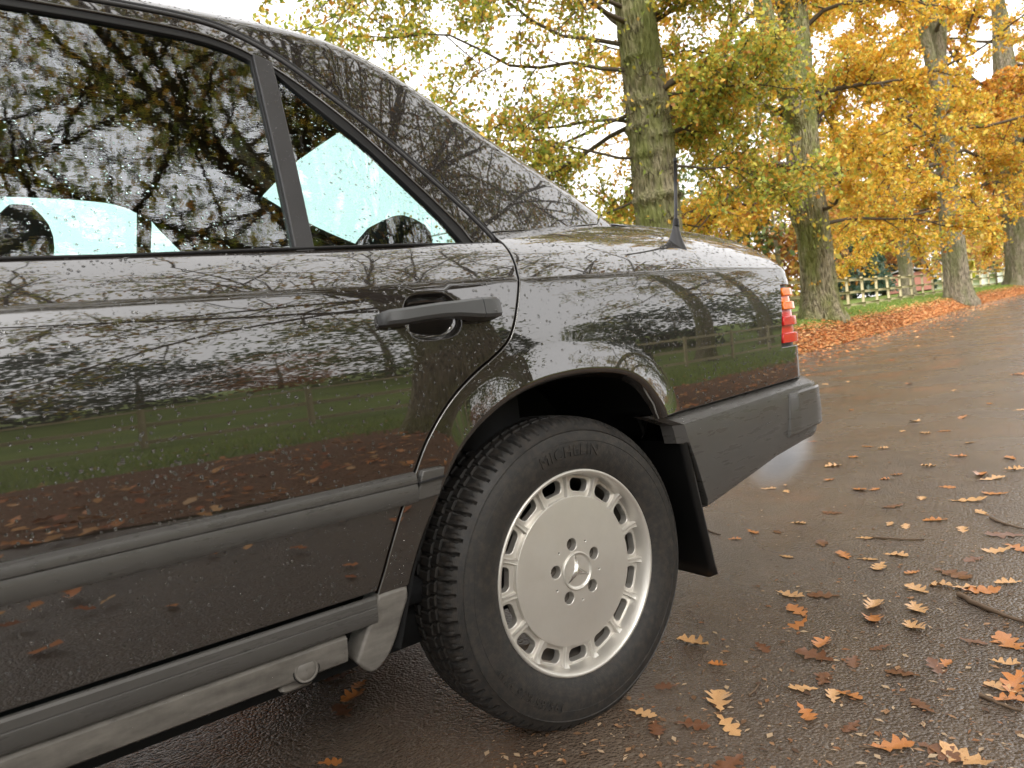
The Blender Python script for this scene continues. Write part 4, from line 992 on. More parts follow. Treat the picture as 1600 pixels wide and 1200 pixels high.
bm = bmesh.new(); bm.from_mesh(pad.data); bmesh.ops.recalc_face_normals(bm, faces=bm.faces); bm.to_mesh(pad.data); bm.free()
pad.data.shade_smooth(); pad.data.set_sharp_from_angle(angle=R(28))
# ---- tail lamp: ribbed lens wrapping the corner
lamp = empty('tail_lamp', (0, 0, 0), car); lamp['label'] = 'ribbed tail lamp, amber above red'
ribs = [(.829, .848, 1, 'amber'), (.811, .829, 0, 'amber'), (.791, .811, 1, 'amber'), (.771, .791, 0, 'red'), (.748, .771, 1, 'red'), (.726, .748, 0, 'red'), (.701, .726, 1, 'red')]
for zb, zt, wide, cl in ribs:
    x0 = lambda z: .793+(z-.69)*.247
    panel('lens_rib', B, [np.array([(x0(zb)+.002, B_s_from_z(.85, zb)), (1.34, B_s_from_z(.85, zb)), (1.34, B_s_from_z(.85, zt)), (x0(zt)+.002, B_s_from_z(.85, zt))])],
          MATS['lens_'+cl], lamp, h=.012, depth=.02, rad=.0025, off=.0035 if wide else -.006, inset=.0012)
panel('lamp_housing', B, [uz([(.792, .690), (1.34, .690), (1.34, .858), (.831, .858)])], TRIM, lamp, h=.02, depth=.006, rad=.001, off=-.011)
# ---- aerial
aer = empty('aerial', (0, 0, 0), car)
s0 = float(np.interp(.768, _SC[::-1, 0], (S_CREASE+_SL)[::-1])); Pb, Nb = surf_pn(B, np.array([.505]), np.array([s0])); Nb *= np.sign(Nb[:, 2])[:, None]; pb, nb_ = Pb[0], Nb[0]
ax_ = unit(np.array([.22, .06, 1.0]))
tx_ = np.array([1., 0, 0]); ts_ = unit(np.cross(nb_, tx_)); ts_ = ts_ if ts_[2] < 0 else -ts_      # down the slope of the wing
rows = []
for t in np.linspace(0, 1, 9):
    k2 = (1-t)**1.6; c_ = pb+ax_*.046*t-nb_*.004*(1-t)+ts_*(.010*k2)
    e1 = tx_*(.0088+.0075*k2)+ax_*.0; e2 = ts_*(.0085+.024*k2); rows.append([c_+e1*math.cos(q)+e2*math.sin(q) for q in np.linspace(0, 6.283, 24, endpoint=False)])
V = np.array(rows); mk('aerial_base', V.reshape(-1, 3), None, grid_quads(9, 24, close_m=True), TRIM, aer)
p1 = pb+ax_*.046; V, Q, T = tube(np.array([p1-ax_*.004, p1+ax_*.014, p1+ax_*.016]), [.0085, .0075, .005], 14, True); mk('aerial_collar', V, T, Q, RUB, aer)
V, Q, T = tube(np.array([p1+ax_*.01, p1+ax_*.165]), .0042, 12, True); mk('aerial_mast', V, T, Q, TRIM, aer)
V, Q, T = tube(np.array([p1+ax_*.165, p1+ax_*.166, p1+ax_*.176, p1+ax_*.178]), [.003, .005, .005, .0035], 12, True); mk('aerial_tip', V, T, Q, RUB, aer)
# ---- wheel well, mud flap, underside
well = Acc(); ac = np.vstack([[(-.425, .30)], ARCH[2:][ARCH[2:, 1] > .40][:-6], [(.31, .575), (.40, .50), (.43, .30)]]); ac = off_line(ac, .006)
yo_ = np.where(ac[:, 0] > .262, .775, .866)
V = np.array([np.stack([ac[:, 0]*k_, -np.minimum(y_, yo_), (ac[:, 1]-.3)*k_+.3], 1) for y_, k_ in ((.866, 1.0), (.80, 1.03), (.66, 1.03), (.52, .97))]); well.add(V.reshape(-1, 3), grid_quads(4, len(ac)))
well.add(np.array([(-.46, -.52, .24), (.40, -.52, .24), (.40, -.52, .8), (-.46, -.52, .8)]), [(0, 1, 2, 3)])
well.build('wheel_well', MATS['underbody'], car)
flap = Acc(); rows = []
for t in np.linspace(0, 1, 10):
    z_ = .515+(.185-.515)*t; xo = .318+.057*t
    rows.append([(xo+.012*math.sin(k2*1.2)*t, -.868+k2*.21, z_+(.012 if (k2 == 0 and t == 1) else 0)) for k2 in (0, .12, .4, .7, 1)])
V = np.array(rows); V2 = V+np.array([.006, 0, 0]); n5 = 50
flap.add(np.vstack([V.reshape(-1, 3), V2.reshape(-1, 3)]), np.vstack([grid_quads(10, 5), grid_quads(10, 5)[:, ::-1]+n5, [(i*5, i*5+n5, (i+1)*5+n5, (i+1)*5) for i in range(9)], [(45+i, 45+n5+i, 46+n5+i, 46+i) for i in range(4)]]))
fl_ = flap.build('mud_flap', MATS['flap'] if 'flap' in MATS else mat('flap', (.006, .006, .006), .28, 0, .5), car, False)
ub = Acc(); box(ub, (-1.3, 0, .27), (1.82, .70, .04)); box(ub, (.60, 0, .40), (.26, .62, .05)); box(ub, (-1.2, 0, .20), (1.0, .12, .05))
box(ub, (0, 0, .29), (.05, .60, .04))
ub.build('underbody', MATS['underbody'], car, False)
ib = Acc(); box(ib, (-.1, 0, .62), (.06, .74, .33)); box(ib, (.18, 0, .955), (.34, .62, .012)); box(ib, (-1.3, 0, .34), (1.2, .74, .02))
ib.build('cabin_shell', MATS['interior'], car, False)
for (sx_, sy_, hd) in ((-1.25, -.37, 1), (-1.25, .37, 1)):
    st_ = empty('front_seat', (sx_, sy_, .36), car)
    a = Acc(); box(a, (-.05, 0, .10), (.26, .25, .10), None, .04); a.build('seat_cushion', MATS['interior'], st_)
    a = Acc(); c, s_ = math.cos(.38), math.sin(.38); box(a, (.27, 0, .40), (.065, .24, .30), np.array([(c, 0, s_), (0, 1, 0), (-s_, 0, c)]), .04); a.build('backrest', MATS['interior'], st_)
    rows = []
    for t in np.linspace(0, 1, 9):
        k2 = math.sin(math.pi*min(max(t, .04), .96))**.45; rows.append([(.40+.052*k2*math.copysign(abs(math.cos(q))**.6, math.cos(q))+.02*t, .125*k2*math.copysign(abs(math.sin(q))**.6, math.sin(q)), .605+.155*t) for q in np.linspace(0, 6.283, 24, endpoint=False)])
    mk('headrest', np.array(rows).reshape(-1, 3), None, grid_quads(9, 24, close_m=True), MATS['interior'], st_)
rs = empty('rear_seat', (-.38, 0, .36), car)
a = Acc(); box(a, (-.1, 0, .10), (.24, .64, .10), None, .04); a.build('seat_cushion', MATS['interior'], rs)
a = Acc(); box(a, (.17, 0, .36), (.07, .64, .28), np.array([(.94, 0, .34), (0, 1, 0), (-.34, 0, .94)]), .04); a.build('backrest', MATS['interior'], rs)

for y_ in (-.30, .30):
    rows = []
    for t in np.linspace(0, 1, 9):
        k2 = math.sin(math.pi*min(max(t, .04), .96))**.4; rows.append([(.30+.045*k2*math.copysign(abs(math.cos(q))**.6, math.cos(q))+.02*t, y_+.20*k2*math.copysign(abs(math.sin(q))**.6, math.sin(q)), .60+.165*t) for q in np.linspace(0, 6.283, 24, endpoint=False)])
    mk('headrest', np.array(rows).reshape(-1, 3), None, grid_quads(9, 24, close_m=True), MATS['interior'], rs)
# ---- front half: door, wing, bonnet (out of the picture to the left, seen if one steps aside)
fdoor = panel('front_door', B, [uz([(-2.22, .399), (-1.7, .399), (-1.12, .399), (-1.12, .952), (-1.6, .946), (-2.2, .942)])], PAINT, car, h=.03, inset=.004, wet=None)
sweepB('rub_strip', np.linspace(-2.21, -1.13, 20), STRIP, GREY, fdoor); sweepB('door_cladding', np.linspace(-2.21, -1.13, 20), CLAD, GREY, fdoor)
FA = [(-1.12, .956), (-2.22, .950), (-2.14, 1.03), (-1.74, 1.375), (-1.62, 1.405), (-1.12, 1.413)]; FB = [(-1.165, .962), (-2.06, .958), (-1.70, 1.345), (-1.60, 1.378), (-1.165, 1.388)]
panel('window_frame', G, [np.array(FA), np.array(FB)], PAINT, fdoor, h=.02, depth=.02)
panel('window_glass', G, [np.array(FB)], GLASS, fdoor, h=.05, depth=.002, rad=.0005, off=-.01, rings=1)
handle_mesh('door_handle', [(x-1.03, *r) for x, *r in ST], fdoor)
panel('front_pillar', G, [np.array([(-1.68, 1.392), (-1.76, 1.375), (-2.16, 1.03), (-2.40, .955), (-2.38, float(vtop(-2.38, .025))), (-1.68, float(vtop(-1.68, .025)))])], PAINT, car, h=.02, depth=.01)
farch = (ARCH_OUT-np.array([2.8, 0]))[::1]; fa = farch[farch[:, 1] > .42]
fwing = panel('front_wing', B, [np.vstack([uz([(-3.5, .42)]), uz(fa), uz([(-2.9+.66, .399), (-2.228, .399), (-2.228, .95)]), [(-2.4, SB)], [(-3.5, SB-.05)]])], PAINT, car, h=.03, depth=.015)
panel('bonnet', B, [np.array([(-3.5, SB-.045), (-2.4, SB+.005), (-2.4, S_MAX-.001), (-3.5, S_MAX-.001)])], PAINT, car, h=.05, depth=.012)
a = Acc(); box(a, (-3.52, 0, .45), (.10, .80, .13), None, .05); a.build('front_bumper', GREY, car, False)
a = Acc(); box(a, (-3.50, 0, .74), (.05, .74, .16), None, .03); a.build('grille_panel', TRIM, car, False)
# ---- far side: the same parts mirrored
for o in list(car.children):
    nm = o.name.split('.')[0]
    if nm in ('rear_door', 'front_door', 'roof', 'headliner', 'rear_wing', 'boot_lid', 'rear_panel', 'sill', 'rear_bumper', 'tail_lamp', 'wheel_well', 'mud_flap', 'front_wing', 'bonnet', 'front_pillar', 'rear_screen', 'windscreen'):
        c = mirror(o)
        if nm == 'rear_door': c['label'] = 'rear door on the far side'
        if nm == 'rear_wing': c['label'] = 'rear wing on the far side'
        if nm == 'rear_bumper': c['label'] = 'far half of the rear bumper'
        if nm == 'tail_lamp': c['label'] = 'tail lamp on the far corner'
        for ch in o.children:
            d = ch.copy(); COL.objects.link(d); d.parent = c

# ------------------------------------------------------------------ wheels
WC = (0, -.745, .303)
def revolve(prof, n, flat=None):
    th = np.linspace(0, 2*np.pi, n, endpoint=False); pr = np.array(prof)
    V = np.stack([pr[None, :, 0]*np.cos(th)[:, None], np.broadcast_to(-pr[None, :, 1], (n, len(pr))), pr[None, :, 0]*np.sin(th)[:, None]], -1)
    return V, grid_quads(n, len(pr), close_n=True)
SIDE_R = np.array([.200, .207, .212, .222, .235, .250, .265, .278, .2865, .288, .2905, .298, .304]); SIDE_O = np.array([.080, .0855, .0885, .0935, .0975, .0990, .0982, .0955, .0925, .0940, .0905, .0855, .0800])
def side_o(r): return np.interp(r, SIDE_R, SIDE_O)
def tyre_mesh():
    n = 78*10
    pr = list(zip(SIDE_R, SIDE_O))+[(.3085, .0755), (.3120, .0690), (.3148, .060), (.3160, .0495), (.3100, .0480), (.3100, .0420), (.3168, .0405), (.3174, .024), (.3110, .0225), (.3110, .0165), (.3176, .0150), (.3178, 0)]
    pr = pr+[(r, -o) for r, o in pr[::-1][1:]]
    pr = np.array(pr); V, Q = revolve(pr, n)
    m = len(pr); I = np.arange(n)[:, None]; o_ = pr[None, :, 1]; r_ = pr[None, :, 0]
    shoulder = (r_ > .300) & (np.abs(o_) > .050); mid = (r_ > .3150) & (np.abs(o_) < .049)
    ph = (I+np.where(o_ > 0, 0, 4)+(o_*90).astype(int)) % 10; ph2 = (I+(np.abs(o_)*170).astype(int)) % 10
    cut = np.where(shoulder & (ph < 2), .0075, 0.)+np.where(shoulder & (ph == 6) & (r_ > .308), .0025, 0.)+np.where(mid & (ph2 < 2), .006, 0.)
    f_ = 1-cut/r_; V[..., 0] *= f_; V[..., 2] *= f_
    V = V.reshape(-1, 3); zc = WC[2]
    low = V[:, 2] < -zc+.001
    bulge = np.clip((-zc+.05-V[:, 2])/.05, 0, 1); V[:, 1] *= 1+.05*bulge**2
    V[low, 2] = -zc+.001
    return V, Q
wheel = empty('wheel', WC, car); wheel['label'] = 'rear alloy wheel with fifteen slots and flat disc'
V, Q = tyre_mesh(); ty = mk('tyre', V, None, Q[:, ::-1], MATS['tyre_rubber'], wheel); ty.data.set_sharp_from_angle(angle=R(40))
def facef(fn):
    return lambda a, b: (a, -fn(np.hypot(a, b)), b)
def circ(cx, cy, r, n=24): t = np.linspace(0, 2*np.pi, n, endpoint=False); return np.stack([cx+r*np.cos(t), cy+r*np.sin(t)], 1)
LUG = [R(96+72*i) for i in range(5)]
disc_o = lambda r: .0745-.22*r**2
SV = MATS['wheel_silver']
disc = panel('wheel_disc', facef(disc_o), [circ(0, 0, .1505, 120)]+[circ(.056*math.cos(a), .056*math.sin(a), .0142) for a in LUG]+[circ(.0625*math.cos(a+R(36)), .0625*math.sin(a+R(36)), .0033, 12) for a in LUG], SV, wheel, h=.014, depth=.014, rad=.0016)
ring_o = lambda r: .0585-.05*(r-.15)
def slot(a, n=7):
    pts = []; r1, r2, hw, c = .1590, .1900, R(8.4), .0130
    for (rr, aa, st) in ((r2-c, hw-c/.18, 0), (r1+c, hw-c/.18, 90), (r1+c, -hw+c/.18, 180), (r2-c, -hw+c/.18, 270)):
        for q in np.linspace(0, 90, n):
            t = R(st+q); pts.append((rr+c*math.cos(t), aa*.178+c*math.sin(t)))
    out = [(r*math.cos(a+y/.178), r*math.sin(a+y/.178)) for r, y in pts]
    # order around the slot
    out = np.array(out); m_ = out.mean(0); an = np.arctan2(out[:, 1]-m_[1], out[:, 0]-m_[0]); out = out[np.argsort(an)]
    return out
SLOT0 = R(87+12)
rim = panel('rim', facef(ring_o), [circ(0, 0, .194, 150), circ(0, 0, .147, 120)]+[slot(SLOT0+R(24*i)) for i in range(15)], SV, wheel, h=.009, depth=.016, rad=.002)
V, Q = revolve([(.1915, .050), (.1925, .0575), (.1935, .062), (.1955, .074), (.1975, .081), (.200, .0865), (.2035, .0893), (.2070, .0885), (.2085, .0855), (.2085, .080), (.205, .072)], 144)
mk('rim_lip', V.reshape(-1, 3), None, Q[:, ::-1], SV, wheel)
rib_me = None
for i in range(15):
    if rib_me is None:
        a = Acc(); rows = []
        for r, hw, o in ((.149, .0068, .0675), (.153, .0058, .0668), (.165, .0044, .0652), (.180, .0044, .0650), (.1885, .0052, .0664), (.1945, .0070, .0700)):
            rows.append([(r, -(o-.010), -hw*1.25), (r, -o+.002, -hw), (r, -o, -hw*.78), (r, -o+.0009, 0), (r, -o, hw*.78), (r, -o+.002, hw), (r, -(o-.010), hw*1.25)])
        V = np.array(rows); a.add(V.reshape(-1, 3), grid_quads(6, 7)); a.T.append(np.array([(0, 1, 6), (1, 5, 6), (1, 2, 5), (2, 3, 5), (3, 4, 5)]))
        rib_me = a.build('rib', SV, None, True, True); rib_me.set_sharp_from_angle(angle=R(30))
    o = link(bpy.data.objects.new('rib', rib_me), wheel); o.rotation_euler = (0, -R(87+24*i), 0)
V, Q = revolve([(.194, .052), (.19, .04), (.186, 0), (.186, -.08), (.205, -.085)], 96); mk('barrel', V.reshape(-1, 3), None, Q, MATS['wheel_dark'], wheel)
V, Q = revolve([(.145, .020), (.145, .008), (.06, .008), (.06, .03), (.001, .03)], 72); mk('brake_disc', V.reshape(-1, 3), None, Q, MATS['brake_metal'], wheel)
a = Acc(); box(a, (.10, -.015, .06), (.045, .03, .05), None, .01); a.build('brake_caliper', MATS['wheel_dark'], wheel)
# lug recess cups
for a_ in LUG:
    V, Q = discmesh([(.0145, -.002), (.0142, -.016), (.012, -.026), (.0098, -.026), (.0092, -.020), (.0005, -.020)], 20)
    o = mk('bolt', V, None, Q, MATS['wheel_dark'], wheel); o.location = (.056*math.cos(a_), -disc_o(.056), .056*math.sin(a_))
# centre badge: raised ring with a three-pointed star
badge = mk('badge', *(lambda V, Q: (V.reshape(-1, 3), None, Q[:, ::-1]))(*revolve([(.0005, .0735), (.031, .0742), (.0345, .0752), (.0355, .0772), (.0372, .0782), (.0388, .0772), (.0393, .0745), (.0393, .070)], 72)), SV, wheel)
sv = [(0, .0815, 0)]; st_t = []
for i in range(3):
    a_ = R(94+120*i); b_ = a_+R(60); sv.append((.0340*math.cos(a_), .0768, .0340*math.sin(a_))); sv.append((.0078*math.cos(b_), .0752, .0078*math.sin(b_)))
V = np.array([(x, -o, z) for x, o, z in sv]); st_t = [(0, 1+2*i, 2+2*i) for i in range(3)]+[(0, 2+2*i, 1+2*((i+1) % 3)) for i in range(3)]
base_ = V.copy(); base_[:, 1] = -.0735; st_s = [(1+k, 1+(k+1) % 6, 8+(k+1) % 6, 8+k) for k in range(6)]
so_ = mk('badge_star', np.vstack([V, base_]), np.array(st_t), np.array(st_s), MATS['chrome'], wheel, False)
bm = bmesh.new(); bm.from_mesh(so_.data); bmesh.ops.recalc_face_normals(bm, faces=bm.faces); bm.to_mesh(so_.data); bm.free()
# raised lettering round the sidewall
def tyre_text(txt, ang, rmid, size, space=1.0):
    cu = bpy.data.curves.new('lettering', 'FONT'); cu.body = txt; cu.size = size*1.35; cu.align_x = 'CENTER'; cu.align_y = 'CENTER'; cu.space_character = space; cu.resolution_u = 3; cu.extrude = .002
    to = bpy.data.objects.new('lettering', cu); COL.objects.link(to); dg = bpy.context.evaluated_depsgraph_get(); me = bpy.data.meshes.new_from_object(to.evaluated_get(dg)); bpy.data.objects.remove(to)
    n = len(me.vertices); c = np.zeros(n*3); me.vertices.foreach_get('co', c); c = c.reshape(-1, 3)
    r = rmid+c[:, 1]; a = ang-c[:, 0]/rmid; o = side_o(r)+np.where(c[:, 2] > 0, .0022, -.002)
    me.vertices.foreach_set('co', np.stack([r*np.cos(a), -o, r*np.sin(a)], 1).astype(np.float32).ravel()); me.update()
    me.materials.append(MATS['tyre_rubber']); link(bpy.data.objects.new('lettering', me), wheel)
tyre_text('MICHELIN', R(91), .2480, .0235, 1.15)
tyre_text('195/65 R15 91H', R(228), .258, .0175, 1.2)
tyre_text('ENERGY', R(-28), .245, .011, 1.3) if False else None
V, Q = revolve([(.2665, .0976), (.2672, .0990), (.268, .0974)], 200); mk('sidewall_ridge', V.reshape(-1, 3), None, Q[:, ::-1], MATS['tyre_rubber'], wheel)
def copy_wheel(x, side):
    w2 = wheel.copy(); COL.objects.link(w2); w2.parent = car; w2.location = (x, -.745*side, .303); w2.scale = (1, side, 1); w2['label'] = 'alloy wheel at the %s' % ('front on the near side' if side > 0 else ('front on the far side' if x < -1 else 'rear on the far side'))
    for ch in wheel.children:
        d = ch.copy(); COL.objects.link(d); d.parent = w2
copy_wheel(-2.8, 1); copy_wheel(-2.8, -1); copy_wheel(0, -1)

# ------------------------------------------------------------------ raindrops beaded on paint, glass and bumper (too many to count)
def drops(name, P, N, F, n, rmin, rmax, mt, parent, seed, zlim=None, sag=.12, flat=.45, xlim=None):
    g = np.random.default_rng(seed)
    t = P[F]; ar = np.linalg.norm(np.cross(t[:, 1]-t[:, 0], t[:, 2]-t[:, 0]), axis=1)*.5
    if xlim: ar = ar*(t[:, :, 0].mean(1) > xlim)
    # denser in some patches than in others
    c = t.mean(1); ar = ar*(.45+.9*np.clip(.5+.5*np.sin(c[:, 0]*9+2)*np.sin(c[:, 2]*13)+.3*np.sin(c[:, 0]*31), 0, 1.4))
    f = g.choice(len(F), n, p=ar/ar.sum()); u = g.random((n, 2)); sw = u.sum(1) > 1; u[sw] = 1-u[sw]
    T = t[f]; p = T[:, 0]+u[:, :1]*(T[:, 1]-T[:, 0])+u[:, 1:]*(T[:, 2]-T[:, 0]); nn = N[F[f]].mean(1); nn /= np.linalg.norm(nn, axis=1)[:, None]
    r = rmin+(rmax-rmin)*g.random(n)**3.2
    up_ = np.array([0, 0, 1.]); a = up_-nn*(nn@up_)[:, None]; a /= np.linalg.norm(a, axis=1)[:, None]+1e-9; b = np.cross(nn, a)
    K = 7; th = np.linspace(0, 2*np.pi, K, endpoint=False); el = 1+.15*g.random(n)
    rings = []
    for rr, hh in ((1., -.03), (.86, .5), (.5, .88)):
        rings.append(p[:, None]+r[:, None, None]*(rr*np.cos(th)[None, :, None]*a[:, None]*el[:, None, None]*(1+.0*th)[None, :, None]+rr*np.sin(th)[None, :, None]*b[:, None]*(.85+.3*g.random(n))[:, None, None]*1.0)
                     + (nn*(r*flat*hh)[:, None])[:, None]-(a*(r*sag*hh)[:, None])[:, None])
    top = (p+nn*(r*flat)[:, None]-a*(r*sag)[:, None])[:, None]
    V = np.concatenate(rings+[top], 1); M = 3*K+1; b0 = np.arange(n)[:, None]*M
    Q = []; Tt = []
    for k in range(K):
        k2 = (k+1) % K
        for q in range(2): Q.append(b0+np.array([q*K+k, q*K+k2, (q+1)*K+k2, (q+1)*K+k]))
        Tt.append(b0+np.array([2*K+k, 2*K+k2, 3*K]))
    Q = np.concatenate(Q, 0); Tt = np.concatenate(Tt, 0)
    v = V.reshape(-1, 3); tt = v[Tt[:1]]; 
    if np.dot(np.cross(tt[0, 1]-tt[0, 0], tt[0, 2]-tt[0, 0]), nn[0]) < 0: Q = Q[:, ::-1]; Tt = Tt[:, ::-1]
    o = mk(name, v, Tt, Q, mt, parent); o['kind'] = 'stuff'; return o
gp = [s for s in SAMPLES if s[0] == 'paint']; gg = [s for s in SAMPLES if s[0] == 'glass']
def merge(L):
    P, N, F = [], [], []; k = 0
    for _, p, n, f, _p in L: P.append(p); N.append(n); F.append(f+k); k += len(p)
    return np.vstack(P), np.vstack(N), np.vstack(F)
Pm, Nm, Fm = merge(gp); drops('raindrops', Pm, Nm, Fm, 26000, .0007, .0029, MATS['drop'] if 'drop' in MATS else mat('drop', (1, 1, 1), .02, 0, .5, trans=1., ior=1.33), car, 5, xlim=-1.15)
Pm, Nm, Fm = merge(gg); drops('raindrops', Pm, Nm, Fm, 5200, .0006, .0026, MATS['drop'], car, 6, xlim=-1.15)
bmx = bumper.data; Pb = np.array([v.co[:] for v in bmx.vertices]); Nb = np.array([v.normal[:] for v in bmx.vertices]); Fb = np.array([(p.vertices[0], p.vertices[1], p.vertices[2]) for p in bmx.polygons])
kk = (Nb[Fb].mean(1)[:, 1] < -.2) & (Pb[Fb].mean(1)[:, 0] < 1.02) & (Pb[Fb].mean(1)[:, 2] > .50); drops('raindrops', Pb, Nb, Fb[kk], 800, .0009, .0026, MATS['drop'], car, 7)

for nm_, cnt_ in (('rub_strip', 520), ('sill', 160), ('window_frame', 260), ('lock_housing', 14)):
    ob = [o for o in list(door.children)+list(car.children) if o.name.split('.')[0] == nm_][0]; me_ = ob.data
    Pb = np.array([v.co[:] for v in me_.vertices]); Nb = np.array([v.normal[:] for v in me_.vertices]); Fb = np.array([tuple(p.vertices)[:3] for p in me_.polygons])
    kk = (Nb[Fb].mean(1)[:, 1] < -.2) & (Pb[Fb].mean(1)[:, 0] > -1.1); drops('raindrops', Pb, Nb, Fb[kk], cnt_, .0008, .0026, MATS['drop'], car, 60+cnt_)
# ------------------------------------------------------------------ fallen oak leaves and twigs on the road
OUT = [(-.62, .0), (-.50, .012), (-.42, .10), (-.34, .07), (-.27, .06), (-.20, .20), (-.12, .26), (-.07, .18), (-.02, .09), (.06, .24), (.14, .31), (.20, .22), (.22, .11), (.29, .20), (.37, .21), (.40, .12), (.47, .09), (.52, 0.)]
def leaf_mesh(k, curl, fold, name='oak_leaf'):
    g = np.random.default_rng(40+k); up_ = np.array(OUT); lo_ = up_[::-1][1:-1]*np.array([1, -1])
    ol = np.vstack([up_, lo_]); ol[:, 1] *= 1+.25*g.normal(0, 1, len(ol))*.4; ol[:, 0] += g.normal(0, .012, len(ol)); ol[:, 1] += .06*np.sin(ol[:, 0]*4+k)
    mid = np.stack([np.linspace(-.45, .45, 7), .06*np.sin(np.linspace(-.45, .45, 7)*4+k)], 1)
    n = len(ol); vs = [Vector(v) for v in np.vstack([ol, mid])]; ed = [(i, (i+1) % n) for i in range(n)]+[(n+i, n+i+1) for i in range(6)]
    vo, eo, fo, *_ = delaunay_2d_cdt(vs, ed, [], 1, 1e-6)
    P = np.array([(v.x, v.y, 0) for v in vo]); yy = P[:, 1]-.06*np.sin(P[:, 0]*4+k)
    P[:, 2] = fold*np.abs(yy)**1.3*1.8+curl*(P[:, 0]**2)*1.3+.05*np.sin(P[:, 0]*9+k)*np.abs(yy)*2.2+.02*np.sin(P[:, 1]*23+k)
    P[:, 2] -= P[:, 2].min()
    me = bpy.data.meshes.new(name); me.from_pydata(P.tolist(), [], [list(f) for f in fo]); me.update(); me.shade_smooth(); return me
LM = {}
for kind in ('tan', 'orange', 'brown'):
    for k, (cu_, fo_) in enumerate(((.25, .25), (.1, .45), (.5, .1), (.05, .1), (.35, .6))):
        me = leaf_mesh(k, cu_*(.35 if kind == 'brown' else 1), fo_*(.3 if kind == 'brown' else 1)); me.materials.append(MATS['leaf_'+kind]); LM[kind, k] = me
def ray_ground(px, py, z=0.):
    d = fw+rt*((px-800)/1110.0)-up*((py-600)/1110.0); t = (z-CAM_P.z)/d.z; return CAM_P.x+d.x*t, CAM_P.y+d.y*t
